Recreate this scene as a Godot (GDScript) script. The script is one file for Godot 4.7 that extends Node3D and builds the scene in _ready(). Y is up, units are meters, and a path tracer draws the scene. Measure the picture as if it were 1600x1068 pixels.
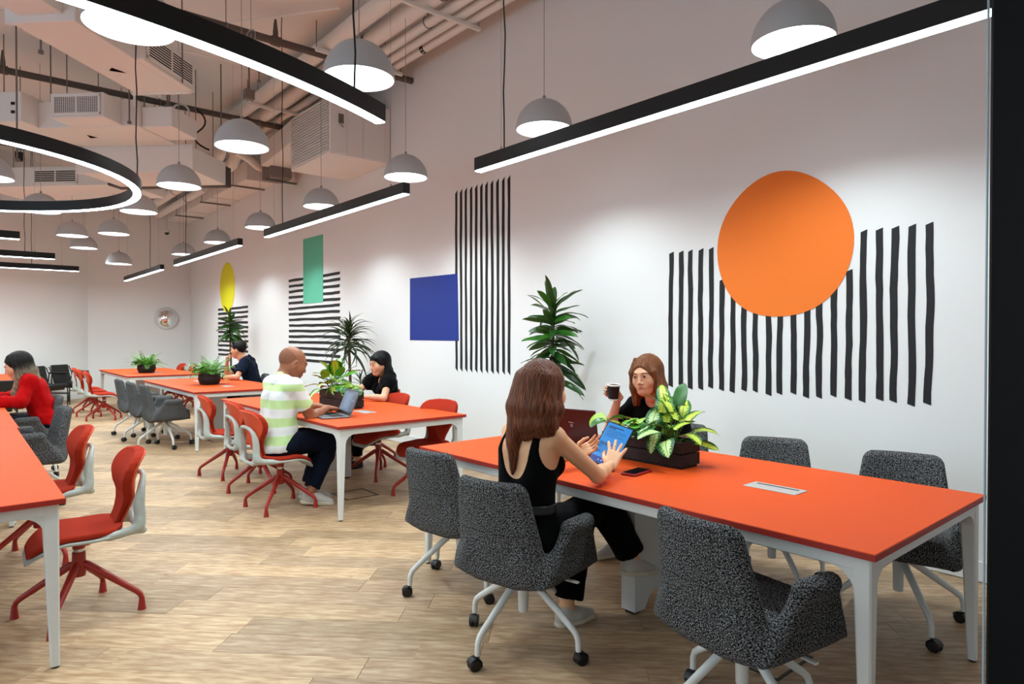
extends Node3D
# A co-working hall: x to the long painted wall, -z down the room, y up. The camera stands in the doorway.

var mats := {}
var taken := {}
var rng := RandomNumberGenerator.new()

# ---------------------------------------------------------------- mesh building
class Geo:
	var v := PackedVector3Array()
	var n := PackedVector3Array()
	var t := PackedVector2Array()
	var c := PackedColorArray()
	var i := PackedInt32Array()
	var use_c := false
	func quad(a: Vector3, b: Vector3, cc: Vector3, d: Vector3, uv := []) -> void: # counter-clockwise seen from outside
		var nn := (cc - a).cross(d - b)
		if nn.length_squared() < 1e-18: return
		nn = nn.normalized()
		var k := v.size()
		v.append(a); v.append(b); v.append(cc); v.append(d)
		for q in 4: n.append(nn)
		if uv.size() == 4:
			for q in uv: t.append(q)
		else:
			for q in 4: t.append(Vector2.ZERO)
		for q in [0, 2, 1, 0, 3, 2]: i.append(k + q)
	func tri(a: Vector3, b: Vector3, cc: Vector3) -> void:
		var nn := (b - a).cross(cc - a)
		if nn.length_squared() < 1e-18: return
		nn = nn.normalized()
		var k := v.size()
		v.append(a); v.append(b); v.append(cc)
		for q in 3:
			n.append(nn); t.append(Vector2.ZERO)
		i.append(k); i.append(k + 2); i.append(k + 1)
	func out_quad(a: Vector3, b: Vector3, cc: Vector3, d: Vector3, from: Vector3) -> void:
		if (cc - a).cross(d - b).dot((a + cc) * 0.5 - from) < 0.0: quad(d, cc, b, a)
		else: quad(a, b, cc, d)
	func grid(rows: Array, wrap := false, flip := false, uvs := true) -> void: # smooth
		var R := rows.size()
		var C: int = rows[0].size()
		var k := v.size()
		var nn := PackedVector3Array()
		nn.resize(R * C)
		for r in R:
			for cc in C:
				v.append(rows[r][cc])
				t.append(Vector2(float(cc) / maxf(C - 1, 1), float(r) / maxf(R - 1, 1)))
		for r in R - 1:
			for cc in (C if wrap else C - 1):
				var q0: int = r * C + cc
				var q1: int = r * C + (cc + 1) % C
				var q2: int = q1 + C
				var q3: int = q0 + C
				if flip:
					var s := q1; q1 = q3; q3 = s
				var fn := (v[k + q2] - v[k + q0]).cross(v[k + q3] - v[k + q1])
				if fn.length_squared() < 1e-20: continue
				for q in [q0, q1, q2, q3]: nn[q] += fn
				for q in [q0, q2, q1, q0, q3, q2]: i.append(k + q)
		for q in nn: n.append(q.normalized() if q.length_squared() > 1e-24 else Vector3.UP)
	func box(ctr: Vector3, size: Vector3, bev := 0.003, bs := Basis.IDENTITY) -> void:
		var hf := size * 0.5
		bev = minf(bev, minf(hf.x, minf(hf.y, hf.z)) * 0.9)
		var P := func(ax: int, s: Vector3) -> Vector3: # corner s pushed out on axis ax
			var p := Vector3()
			for q in 3: p[q] = s[q] * (hf[q] if q == ax else hf[q] - bev)
			return ctr + bs * p
		for a in 3:
			var u := (a + 1) % 3
			var w := (a + 2) % 3
			for s in [-1.0, 1.0]:
				var cs := []
				for m in [[-1, -1], [1, -1], [1, 1], [-1, 1]]:
					var sg := Vector3()
					sg[a] = s; sg[u] = m[0]; sg[w] = m[1]
					cs.append(P.call(a, sg))
				out_quad(cs[0], cs[1], cs[2], cs[3], ctr)
		if bev < 1e-5: return
		for a in 3:
			var u := (a + 1) % 3
			var w := (a + 2) % 3
			for su in [-1.0, 1.0]:
				for sw in [-1.0, 1.0]:
					var p0 := Vector3(); var p1 := Vector3()
					p0[a] = -1; p0[u] = su; p0[w] = sw
					p1[a] = 1; p1[u] = su; p1[w] = sw
					out_quad(P.call(u, p0), P.call(u, p1), P.call(w, p1), P.call(w, p0), ctr)
		for sx in [-1.0, 1.0]:
			for sy in [-1.0, 1.0]:
				for sz in [-1.0, 1.0]:
					var s := Vector3(sx, sy, sz)
					var a: Vector3 = P.call(0, s); var b: Vector3 = P.call(1, s); var cc: Vector3 = P.call(2, s)
					if (b - a).cross(cc - a).dot(a - ctr) < 0: tri(a, cc, b)
					else: tri(a, b, cc)
	func tube(path: Array, rad, sides := 8, caps := true) -> void:
		var N := path.size()
		var rows := []
		var d0: Vector3 = (path[1] - path[0]).normalized()
		var u := d0.cross(Vector3.UP if absf(d0.y) < 0.9 else Vector3.RIGHT).normalized()
		for q in N:
			var d: Vector3 = (path[mini(q + 1, N - 1)] - path[maxi(q - 1, 0)]).normalized()
			u = (u - d * u.dot(d)).normalized()
			var w := d.cross(u)
			var r: float = rad[q] if rad is Array else rad
			var row := PackedVector3Array()
			for s in sides:
				var an := TAU * s / sides
				row.append(path[q] + (u * cos(an) + w * sin(an)) * r)
			rows.append(row)
		grid(rows, true)
		if caps:
			for s in sides:
				tri(path[0], rows[0][(s + 1) % sides], rows[0][s])
				tri(path[N - 1], rows[N - 1][s], rows[N - 1][(s + 1) % sides])
	func lathe(prof: Array, segs := 20, ctr := Vector3.ZERO, bs := Basis.IDENTITY) -> void: # prof: Vector2(radius, y) going up; a repeated point breaks the shading
		var rows := []
		for p in prof:
			var row := PackedVector3Array()
			for s in segs:
				var an := -TAU * s / segs
				row.append(ctr + bs * Vector3(p.x * cos(an), p.y, p.x * sin(an)))
			rows.append(row)
		var run := [rows[0]]
		for q in range(1, rows.size()):
			if prof[q].is_equal_approx(prof[q - 1]):
				if run.size() > 1: grid(run, true)
				run = [rows[q]]
			else: run.append(rows[q])
		if run.size() > 1: grid(run, true)
	func extrude(poly: PackedVector2Array, depth: float, xf := Transform3D.IDENTITY) -> void: # in local xy, from z 0 to depth
		if Geometry2D.is_polygon_clockwise(poly): poly.reverse()
		var ix := Geometry2D.triangulate_polygon(poly)
		for q in range(0, ix.size(), 3):
			var a := poly[ix[q]]; var b := poly[ix[q + 1]]; var cc := poly[ix[q + 2]]
			if (b - a).cross(cc - a) < 0: var s := b; b = cc; cc = s
			tri(xf * Vector3(a.x, a.y, depth), xf * Vector3(b.x, b.y, depth), xf * Vector3(cc.x, cc.y, depth))
			tri(xf * Vector3(a.x, a.y, 0), xf * Vector3(cc.x, cc.y, 0), xf * Vector3(b.x, b.y, 0))
		for q in poly.size():
			var a := poly[q]; var b := poly[(q + 1) % poly.size()]
			quad(xf * Vector3(a.x, a.y, 0), xf * Vector3(b.x, b.y, 0), xf * Vector3(b.x, b.y, depth), xf * Vector3(a.x, a.y, depth))
	func ball(ctr: Vector3, r: Vector3, segs := 14, bs := Basis.IDENTITY) -> void:
		var prof := []
		for q in segs / 2 + 1:
			var an := -PI / 2 + PI * q / (segs / 2)
			prof.append(Vector2(maxf(cos(an), 1e-4), sin(an)))
		lathe(prof, segs, ctr, bs * Basis.from_scale(r))
	func mesh() -> ArrayMesh:
		var a := []
		a.resize(Mesh.ARRAY_MAX)
		a[Mesh.ARRAY_VERTEX] = v; a[Mesh.ARRAY_NORMAL] = n; a[Mesh.ARRAY_TEX_UV] = t; a[Mesh.ARRAY_INDEX] = i
		if use_c and c.size() == v.size(): a[Mesh.ARRAY_COLOR] = c
		var m := ArrayMesh.new()
		m.add_surface_from_arrays(Mesh.PRIMITIVE_TRIANGLES, a)
		return m

# A distance field on a grid, meshed as surface nets.
class Field:
	var o: Vector3
	var nx: int
	var ny: int
	var nz: int
	var h: float
	var g := PackedFloat32Array()
	func _init(lo: Vector3, hi: Vector3, hh: float) -> void:
		o = lo; h = hh
		nx = int((hi.x - lo.x) / h) + 2; ny = int((hi.y - lo.y) / h) + 2; nz = int((hi.z - lo.z) / h) + 2
		g.resize(nx * ny * nz)
		g.fill(1.0)
	func span(lo: Vector3, hi: Vector3) -> Array:
		return [clampi(int((lo.x - o.x) / h), 0, nx), clampi(int((hi.x - o.x) / h) + 2, 0, nx), clampi(int((lo.y - o.y) / h), 0, ny), clampi(int((hi.y - o.y) / h) + 2, 0, ny), clampi(int((lo.z - o.z) / h), 0, nz), clampi(int((hi.z - o.z) / h) + 2, 0, nz)]
	func cone(a: Vector3, b: Vector3, ra: float, rb: float, k := 0.02, sub := false, flat := false) -> void:
		var m := k + 2.0 * h + maxf(ra, rb)
		var mv := Vector3(m, m, m)
		var s := span(a.min(b) - mv, a.max(b) + mv)
		var ab := b - a
		var inv := 1.0 / maxf(ab.length_squared(), 1e-9)
		var dir := ab.normalized()
		for z in range(s[4], s[5]):
			for y in range(s[2], s[3]):
				var at: int = (z * ny + y) * nx
				for x in range(s[0], s[1]):
					var p := o + Vector3(x, y, z) * h - a
					var tt := clampf(p.dot(ab) * inv, 0.0, 1.0)
					var d := (p - ab * tt).length() - (ra + (rb - ra) * tt)
					if flat: d = maxf(d, (p - ab).dot(dir))
					var e := g[at + x]
					if sub:
						var q := maxf(k - absf(e + d), 0.0) / k
						g[at + x] = maxf(e, -d) + q * q * k * 0.25
					else:
						var q := maxf(k - absf(e - d), 0.0) / k
						g[at + x] = minf(e, d) - q * q * k * 0.25
	func shape(lo: Vector3, hi: Vector3, fn: Callable, k := 0.02, sub := false) -> void:
		var m := k + 2.0 * h
		var mv := Vector3(m, m, m)
		var s := span(lo - mv, hi + mv)
		for z in range(s[4], s[5]):
			for y in range(s[2], s[3]):
				var at: int = (z * ny + y) * nx
				for x in range(s[0], s[1]):
					var d: float = fn.call(o + Vector3(x, y, z) * h)
					var e := g[at + x]
					if sub:
						var q := maxf(k - absf(e + d), 0.0) / k
						g[at + x] = maxf(e, -d) + q * q * k * 0.25
					else:
						var q := maxf(k - absf(e - d), 0.0) / k
						g[at + x] = minf(e, d) - q * q * k * 0.25
	func ell(c: Vector3, r: Vector3, k := 0.02, sub := false, bs := Basis.IDENTITY) -> void:
		var inv := bs.inverse()
		var R := maxf(r.x, maxf(r.y, r.z))
		var rv := Vector3(R, R, R) if bs != Basis.IDENTITY else r
		shape(c - rv, c + rv, func(p: Vector3) -> float:
			var q := inv * (p - c) / r
			var k0 := q.length()
			var k1 := (q / r).length()
			return k0 * (k0 - 1.0) / maxf(k1, 1e-6), k, sub)
	func rbox(c: Vector3, hf: Vector3, rad: float, k := 0.02, sub := false, bs := Basis.IDENTITY) -> void:
		var inv := bs.inverse()
		var R := hf.length()
		var rv := Vector3(R, R, R) if bs != Basis.IDENTITY else hf
		var hb := hf - Vector3(rad, rad, rad)
		shape(c - rv, c + rv, func(p: Vector3) -> float:
			var q := (inv * (p - c)).abs() - hb
			return q.max(Vector3.ZERO).length() + minf(maxf(q.x, maxf(q.y, q.z)), 0.0) - rad, k, sub)
	func cut(p: Vector3, nn: Vector3) -> void: # keeps what lies behind the plane
		for z in nz:
			for y in ny:
				var at: int = (z * ny + y) * nx
				var d0 := (o + Vector3(0, y, z) * h - p).dot(nn)
				var dx := h * nn.x
				for x in nx:
					var d := d0 + dx * x
					if d > g[at + x]: g[at + x] = d
	func folds(noise: FastNoiseLite, sc: Vector3, amp: float) -> void:
		var lim := h * 3.0
		for z in nz:
			for y in ny:
				var at: int = (z * ny + y) * nx
				for x in nx:
					if absf(g[at + x]) < lim:
						var p := (o + Vector3(x, y, z) * h) * sc
						g[at + x] += amp * noise.get_noise_3dv(p)
	func into(geo: Geo, xf := Transform3D.IDENTITY, col = null) -> void:
		var cell := PackedInt32Array()
		cell.resize(nx * ny * nz)
		cell.fill(-1)
		var act := PackedInt32Array()
		var sy := nx
		var sz := nx * ny
		var lim := h * 3.2
		for z in nz - 1:
			for y in ny - 1:
				var at: int = (z * ny + y) * nx
				for x in nx - 1:
					var b := at + x
					var g0 := g[b]
					if g0 > lim or g0 < -lim: continue
					var g1 := g[b + 1]; var g2 := g[b + sy]; var g3 := g[b + sy + 1]
					var g4 := g[b + sz]; var g5 := g[b + sz + 1]; var g6 := g[b + sz + sy]; var g7 := g[b + sz + sy + 1]
					var ins := int(g0 < 0) + int(g1 < 0) + int(g2 < 0) + int(g3 < 0) + int(g4 < 0) + int(g5 < 0) + int(g6 < 0) + int(g7 < 0)
					if ins == 0 or ins == 8: continue
					var acc := Vector3()
					var cnt := 0
					var G := [g0, g1, g2, g3, g4, g5, g6, g7]
					for e in EDGES:
						var a: float = G[e[0]]; var bb: float = G[e[1]]
						if (a < 0) != (bb < 0):
							var w := a / (a - bb)
							acc += CORN[e[0]] + (CORN[e[1]] - CORN[e[0]]) * w
							cnt += 1
					var p := o + (Vector3(x, y, z) + acc / cnt) * h
					var gr := Vector3(g1 + g3 + g5 + g7 - g0 - g2 - g4 - g6, g2 + g3 + g6 + g7 - g0 - g1 - g4 - g5, g4 + g5 + g6 + g7 - g0 - g1 - g2 - g3)
					cell[b] = geo.v.size()
					act.append(b)
					geo.v.append(xf * p)
					geo.n.append((xf.basis * gr).normalized())
					geo.t.append(Vector2(p.x, p.y))
					if col != null: geo.c.append(col.call(p))
		for b in act:
			var ins := g[b] < 0
			for e in 3:
				var step := 1 if e == 0 else (sy if e == 1 else sz)
				if (g[b + step] < 0) == ins: continue
				var s1 := sy if e == 0 else (sz if e == 1 else 1)
				var s2 := sz if e == 0 else (1 if e == 1 else sy)
				if b - s1 - s2 < 0: continue
				var q0 := cell[b - s1 - s2]; var q1 := cell[b - s2]; var q2 := cell[b]; var q3 := cell[b - s1]
				if q0 < 0 or q1 < 0 or q2 < 0 or q3 < 0: continue
				for q in ([q0, q2, q1, q0, q3, q2] if ins else [q0, q1, q2, q0, q2, q3]): geo.i.append(q)
	const EDGES := [[0, 1], [2, 3], [4, 5], [6, 7], [0, 2], [1, 3], [4, 6], [5, 7], [0, 4], [1, 5], [2, 6], [3, 7]]
	const CORN := [Vector3(0, 0, 0), Vector3(1, 0, 0), Vector3(0, 1, 0), Vector3(1, 1, 0), Vector3(0, 0, 1), Vector3(1, 0, 1), Vector3(0, 1, 1), Vector3(1, 1, 1)]

# ---------------------------------------------------------------- scene helpers
func numbered(s: String) -> String:
	var k: int = taken.get(s, 0)
	taken[s] = k + 1
	return s if k == 0 else "%s_%03d" % [s, k]
func tag(o: Node3D, label := "", category := "", group := "", kind := "") -> Node3D:
	if label: o.set_meta("label", label)
	if category: o.set_meta("category", category)
	if group: o.set_meta("group", group)
	if kind: o.set_meta("kind", kind)
	return o
func thing(called: String, label: String, category: String, at := Vector3.ZERO, turn := 0.0, group := "") -> Node3D:
	var r := Node3D.new()
	r.name = numbered(called)
	add_child(r)
	r.position = at
	r.rotation.y = turn
	tag(r, label, category, group)
	return r
func put(parent: Node3D, called: String, geo, mat: Material, xf := Transform3D.IDENTITY) -> MeshInstance3D:
	var m := MeshInstance3D.new()
	m.mesh = geo.mesh() if geo is Geo else geo
	m.material_override = mat
	m.transform = xf
	if parent == null:
		m.name = numbered(called)
		add_child(m)
	else:
		m.name = called
		parent.add_child(m, true)
	return m
func dup(o: Node3D, label: String, at: Vector3, turn: float) -> Node3D:
	var r: Node3D = o.duplicate()
	r.name = numbered(o.name)
	add_child(r)
	r.position = at
	r.rotation.y = turn
	r.set_meta("label", label)
	return r
func structure(called: String, geo, mat: Material) -> MeshInstance3D:
	var m := MeshInstance3D.new()
	m.mesh = geo.mesh()
	m.material_override = mat
	m.name = called
	add_child(m)
	m.set_meta("kind", "structure")
	return m
func mat(key: String, col: Color, rough := 0.6, metal := 0.0, spec := 0.5) -> StandardMaterial3D:
	if mats.has(key): return mats[key]
	var m := StandardMaterial3D.new()
	m.resource_name = key
	m.albedo_color = col
	m.roughness = rough
	m.metallic = metal
	m.metallic_specular = spec
	mats[key] = m
	return m
func glow(key: String, col: Color, energy: float) -> StandardMaterial3D:
	if mats.has(key): return mats[key]
	var m := mat(key, Color(0.9, 0.9, 0.9), 0.6)
	m.emission_enabled = true
	m.emission = col
	m.emission_energy_multiplier = energy
	return m
func noise_tex(freq: float, size: int, ramp = null, as_normal := false, seed_ := 1, type := FastNoiseLite.TYPE_SIMPLEX_SMOOTH, oct := 3) -> NoiseTexture2D:
	var nz := FastNoiseLite.new()
	nz.noise_type = type
	nz.frequency = freq
	nz.seed = seed_
	nz.fractal_octaves = oct
	var t := NoiseTexture2D.new()
	t.width = size; t.height = size
	t.seamless = true
	t.noise = nz
	t.as_normal_map = as_normal
	if ramp: 
		var gd := Gradient.new()
		gd.offsets = PackedFloat32Array(ramp[0])
		gd.colors = PackedColorArray(ramp[1])
		t.color_ramp = gd
	return t
func triplanar(m: StandardMaterial3D, sc: Vector3) -> void:
	m.uv1_triplanar = true
	m.uv1_scale = sc
func tex(im: Image) -> ImageTexture:
	return ImageTexture.create_from_image(im)
func v3(x: float, y: float, z: float) -> Vector3: return Vector3(x, y, z)
func arc_pts(c: Vector3, u: Vector3, w: Vector3, r: float, a0: float, a1: float, k: int) -> Array:
	var out := []
	for q in k + 1:
		var a := lerpf(a0, a1, float(q) / k)
		out.append(c + (u * cos(a) + w * sin(a)) * r)
	return out

# ---------------------------------------------------------------- the scene
const DOME_E := 1.6
const BAR_E := 2.0
const DAY_E := 2.0
func _ready() -> void:
	rng.seed = 7
	# camera: in the doorway, 24 mm-like lens
	var cam := Camera3D.new()
	cam.name = "camera"
	add_child(cam)
	cam.position = Vector3(0, 1.443, 0)
	cam.rotation = Vector3(deg_to_rad(-0.622), -deg_to_rad(40.4926), 0)
	cam.fov = 55.06
	cam.near = 0.05
	cam.current = true
	# air and exposure
	var we := WorldEnvironment.new()
	we.name = "world_environment"
	var env := Environment.new()
	env.background_mode = Environment.BG_COLOR
	env.background_color = Color(0, 0, 0)
	env.tonemap_mode = Environment.TONE_MAPPER_LINEAR
	env.tonemap_exposure = 1.73
	env.sdfgi_enabled = true
	env.ssao_enabled = true
	env.ssil_enabled = true
	we.environment = env
	add_child(we)
	materials()
	room()
	murals()
	lamps()
	ceiling_services()
	tables()
	chairs()
	small_things()
	plants()
	people()

func materials() -> void:
	var wall := mat("wall_paint", Color(0.90, 0.90, 0.895), 0.75, 0.0, 0.35)
	wall.normal_enabled = true
	wall.normal_texture = noise_tex(0.05, 512, null, true, 3)
	wall.normal_scale = 0.02
	triplanar(wall, Vector3(0.9, 0.35, 0.9))
	mat("ceiling_paint", Color(0.91, 0.90, 0.885), 0.85, 0.0, 0.3)
	mat("duct_paint", Color(0.91, 0.90, 0.885), 0.7, 0.0, 0.3)
	mat("pipe_paint", Color(0.91, 0.90, 0.88), 0.6, 0.0, 0.4)
	mat("dark_pipe", Color(0.36, 0.32, 0.29), 0.7)
	mat("steel", Color(0.5, 0.48, 0.46), 0.45, 0.6)
	mat("wire", Color(0.62, 0.6, 0.58), 0.5, 0.3)
	mat("black_cord", Color(0.04, 0.04, 0.045), 0.6)
	mat("black_metal", Color(0.032, 0.034, 0.038), 0.42, 0.0, 0.45)
	mat("dark_void", Color(0.10, 0.095, 0.09), 0.9)
	mat("table_orange", Color(0.83, 0.305, 0.095), 0.55, 0.0, 0.27)
	mat("table_edge", Color(0.62, 0.12, 0.05), 0.55)
	mat("white_metal", Color(0.84, 0.845, 0.83), 0.42, 0.0, 0.5)
	mat("pedestal_white", Color(0.78, 0.785, 0.775), 0.55)
	mat("chair_red", Color(0.60, 0.115, 0.06), 0.42, 0.0, 0.5)
	mat("pad_white", Color(0.69, 0.71, 0.68), 0.5)
	mat("shell_orange", Color(0.83, 0.285, 0.125), 0.6)
	var pad := mat("pad_red", Color(0.635, 0.19, 0.12), 0.9, 0.0, 0.2)
	pad.normal_enabled = true
	pad.normal_texture = noise_tex(0.25, 256, null, true, 9)
	pad.normal_scale = 0.25
	triplanar(pad, Vector3(6, 6, 6))
	mat("castor_black", Color(0.03, 0.03, 0.032), 0.45)
	mat("chrome", Color(0.75, 0.75, 0.76), 0.2, 1.0)
	var bo := mat("boucle", Color(1, 1, 1), 0.95, 0.0, 0.15)
	bo.albedo_texture = noise_tex(0.058, 512, [[0.0, 0.40, 0.48, 0.545, 0.64, 1.0], [Color(0.025, 0.026, 0.028), Color(0.042, 0.043, 0.046), Color(0.08, 0.082, 0.085), Color(0.26, 0.262, 0.265), Color(0.53, 0.53, 0.535), Color(0.70, 0.70, 0.70)]], false, 5, FastNoiseLite.TYPE_SIMPLEX, 3)
	bo.heightmap_enabled = true
	bo.heightmap_texture = noise_tex(0.058, 512, null, false, 5, FastNoiseLite.TYPE_SIMPLEX, 3)
	bo.heightmap_scale = 0.5
	triplanar(bo, Vector3(4.2, 4.2, 4.2))
	mat("skirting", Color(0.85, 0.855, 0.85), 0.5)
	mat("soil", Color(0.07, 0.05, 0.04), 1.0)
	var cr := mat("crate_black", Color(0.06, 0.047, 0.043), 0.7)
	cr.normal_enabled = true
	cr.normal_texture = noise_tex(0.08, 256, null, true, 21)
	cr.normal_scale = 0.3
	triplanar(cr, Vector3(1.5, 14, 1.5))

# oak-look planks: one grain texture, each plank takes its own stretch of it
func plank_texture() -> ImageTexture:
	var w := 1024
	var hh := 512
	var im := Image.create(w, hh, false, Image.FORMAT_RGB8)
	var a := FastNoiseLite.new(); a.seed = 4; a.frequency = 0.011; a.fractal_octaves = 4
	var b := FastNoiseLite.new(); b.seed = 8; b.frequency = 0.02; b.fractal_octaves = 3
	var lo := Color(0.585, 0.46, 0.36)
	var hi := Color(0.775, 0.69, 0.595)
	for y in hh:
		for x in w:
			var streak := a.get_noise_2d(x * 0.55, y * 6.0)
			var cloud := b.get_noise_2d(x * 0.35, y * 1.1)
			var wav := a.get_noise_2d(x * 0.9 + 700.0, y * 2.2 + cloud * 60.0)
			var f := clampf(0.62 + streak * 0.30 + cloud * 0.55 + wav * 0.30, 0.0, 1.0)
			im.set_pixel(x, y, lo.lerp(hi, f))
	return tex(im)

func wall_panel(called: String, a: Vector3, b: Vector3, ht: float, thick: float) -> MeshInstance3D: # inner face from a to b, thickness on the right of a->b
	var d := (b - a).normalized()
	var r := d.cross(Vector3.UP)
	var g := Geo.new()
	g.box((a + b) * 0.5 - r * thick * 0.5 + Vector3(0, ht * 0.5, 0), Vector3(a.distance_to(b), ht, thick), 0.0, Basis(d, Vector3.UP, d.cross(Vector3.UP)))
	return structure(called, g, mats.wall_paint)

func skirting(called: String, a: Vector3, b: Vector3) -> void:
	var d := (b - a).normalized()
	var r := d.cross(Vector3.UP)
	var g := Geo.new()
	g.box((a + b) * 0.5 + r * 0.006 + Vector3(0, 0.066, 0), Vector3(a.distance_to(b), 0.12, 0.012), 0.003, Basis(d, Vector3.UP, r))
	structure(called, g, mats.skirting)

const XW := 4.549
const ZF := -17.75
const CEIL := 5.05
func room() -> void:
	# floor: slab, then planks laid on the diagonal
	var g := Geo.new()
	g.box(Vector3(-0.3, -0.1, -8.1), Vector3(10.2, 0.2, 20.0), 0.0)
	var floor_ := structure("floor", g, mat("floor_bed", Color(0.36, 0.27, 0.19), 0.9))
	var grain := plank_texture()
	var tones := []
	for k in 5:
		var f: float = [1.0, 0.93, 1.05, 0.97, 0.88][k]
		var m := mat("plank_%d" % k, Color(1.0 * f, 0.97 * f, 0.91 * f * (0.98 + 0.02 * (k % 2))), 0.48, 0.0, 0.4)
		m.albedo_texture = grain
		m.roughness_texture = null
		tones.append(m)
	var L := 1.22
	var Wd := 0.184
	var shapes := []
	for k in 8:
		var pg := Geo.new()
		var u0 := (k % 4) * 0.27
		var v0 := int(k / 4) * 0.5 + 0.03
		var hl := L / 2 - 0.0006
		var hw := Wd / 2 - 0.0006
		var y := 0.003
		var e := 0.0012
		var top := [v3(-hl + e, y, hw - e), v3(hl - e, y, hw - e), v3(hl - e, y, -hw + e), v3(-hl + e, y, -hw + e)]
		var low := [v3(-hl, y - 0.0015, hw), v3(hl, y - 0.0015, hw), v3(hl, y - 0.0015, -hw), v3(-hl, y - 0.0015, -hw)]
		var bot := [v3(-hl, 0, hw), v3(hl, 0, hw), v3(hl, 0, -hw), v3(-hl, 0, -hw)]
		var uv := [Vector2(u0, v0), Vector2(u0 + 0.8, v0), Vector2(u0 + 0.8, v0 + 0.42), Vector2(u0, v0 + 0.42)]
		pg.quad(top[0], top[1], top[2], top[3], uv)
		for q in 4:
			var q2 := (q + 1) % 4
			pg.quad(low[q], low[q2], top[q2], top[q], [uv[q], uv[q2], uv[q2], uv[q]])
			pg.quad(bot[q], bot[q2], low[q2], low[q], [uv[q], uv[q2], uv[q2], uv[q]])
		shapes.append([pg, pg.mesh()])
	var du := Vector3(-1, 0, -1).normalized() # along the plank
	var dw := Vector3(1, 0, -1).normalized()
	var turn := Basis(du, Vector3.UP, du.cross(Vector3.UP))
	var outline := PackedVector2Array([Vector2(XW, ZF), Vector2(XW, 1.3), Vector2(-3.2, 1.3), Vector2(-3.2, -12.39), Vector2(2.37, ZF)])
	var list := []
	for r in range(-60, 110):
		var off := fposmod(r * 0.437 + 0.31 * sin(r * 1.7), 1.0) * L
		for k in range(-6, 20):
			var p := du * (k * L + off - 3.0) + dw * (r * Wd)
			p += Vector3(0, 0, 0)
			var inside := true
			var touch := false
			for s in [[-1, -1], [1, -1], [1, 1], [-1, 1]]:
				var q: Vector3 = p + du * (s[0] * L * 0.5) + dw * (s[1] * Wd * 0.5)
				if Geometry2D.is_point_in_polygon(Vector2(q.x, q.z), outline): touch = true
				else: inside = false
			if not touch: continue
			# seen by the camera?
			var lat := p.x * 0.7605 + p.z * 0.6493
			var dep := p.x * 0.6493 - p.z * 0.7605
			if dep < 1.0 or absf(lat / dep) > 1.0: continue
			list.append([dep, p, inside])
	list.sort_custom(func(x, y): return x[0] < y[0])
	var rest := Geo.new()
	for q in list.size():
		var p: Vector3 = list[q][1]
		var si := rng.randi() % 8
		var ti := rng.randi() % 5
		var b := turn if rng.randf() < 0.5 else turn * Basis(Vector3.UP, PI)
		if not list[q][2]: # cut to the walls
			var rect := PackedVector2Array([Vector2(-L, -Wd) * 0.5 + Vector2(0.0006, 0.0006), Vector2(L, -Wd) * 0.5 + Vector2(-0.0006, 0.0006), Vector2(L, Wd) * 0.5 - Vector2(0.0006, 0.0006), Vector2(-L, Wd) * 0.5 + Vector2(0.0006, -0.0006)])
			var there := PackedVector2Array()
			for c2 in outline:
				var rel := Vector3(c2.x, 0, c2.y) - p
				there.append(Vector2(rel.dot(du), -rel.dot(du.cross(Vector3.UP)) * -1.0))
			for piece in Geometry2D.intersect_polygons(rect, there):
				if piece.size() < 3: continue
				var cg := Geo.new() if q < 300 else rest
				var at0 := cg.v.size()
				var ix := Geometry2D.triangulate_polygon(piece)
				for k in range(0, ix.size(), 3):
					var tr := [piece[ix[k]], piece[ix[k + 1]], piece[ix[k + 2]]]
					if (tr[1] - tr[0]).cross(tr[2] - tr[0]) > 0: tr.reverse()
					cg.tri(v3(tr[0].x, 0.003, tr[0].y), v3(tr[1].x, 0.003, tr[1].y), v3(tr[2].x, 0.003, tr[2].y))
				for vi in range(at0, cg.v.size()):
					var w: Vector3 = cg.v[vi]
					cg.t[vi] = Vector2(0.1 + (w.x / L + 0.5) * 0.8, 0.03 + (w.z / Wd + 0.5) * 0.42)
					if q >= 300: cg.v[vi] = turn * w + p
				if q < 300: put(floor_, "plank", cg, tones[ti], Transform3D(turn, p))
		elif q < 300:
			put(floor_, "plank", shapes[si][1], tones[ti], Transform3D(b, p))
		else:
			var src: Geo = shapes[si][0]
			var k := rest.v.size()
			for vv in src.v.size():
				rest.v.append(b * src.v[vv] + p); rest.n.append(b * src.n[vv]); rest.t.append(src.t[vv])
			for ii in src.i: rest.i.append(k + ii)
	var far := put(floor_, "far_planks", rest, tones[0])
	far.set_meta("kind", "stuff")
	# a plain floor finish where the planks end (edges of the room, out of view)
	# shell
	g = Geo.new()
	g.box(Vector3(-0.3, CEIL + 0.1, -8.1), Vector3(10.2, 0.2, 20.0), 0.0)
	structure("ceiling", g, mats.ceiling_paint)
	wall_panel("wall_right", v3(XW, 0, ZF), v3(XW, 0, 1.5), CEIL, 0.2).set_meta("label", "long white wall with painted shapes")
	wall_panel("wall_far", v3(2.37, 0, ZF), v3(XW + 0.2, 0, ZF), CEIL, 0.2)
	wall_panel("wall_diagonal", v3(-5.2, 0, -10.54), v3(2.37, 0, ZF), CEIL, 0.2)
	# the left wall, outside the picture, has a long window that lets cool daylight in
	g = Geo.new()
	for q in [[0.0, 0.8, 1.5, -10.54], [3.4, CEIL, 1.5, -10.54], [0.8, 3.4, 1.5, 0.6], [0.8, 3.4, -9.4, -10.54]]:
		g.box(v3(-5.3, (q[0] + q[1]) / 2, (q[2] + q[3]) / 2), v3(0.2, q[1] - q[0], q[2] - q[3]), 0.0)
	structure("wall_left", g, mats.wall_paint)
	g = Geo.new()
	for y in [0.8, 3.4]: g.box(v3(-5.24, y, -4.4), v3(0.1, 0.07, 10.0), 0.004)
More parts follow.
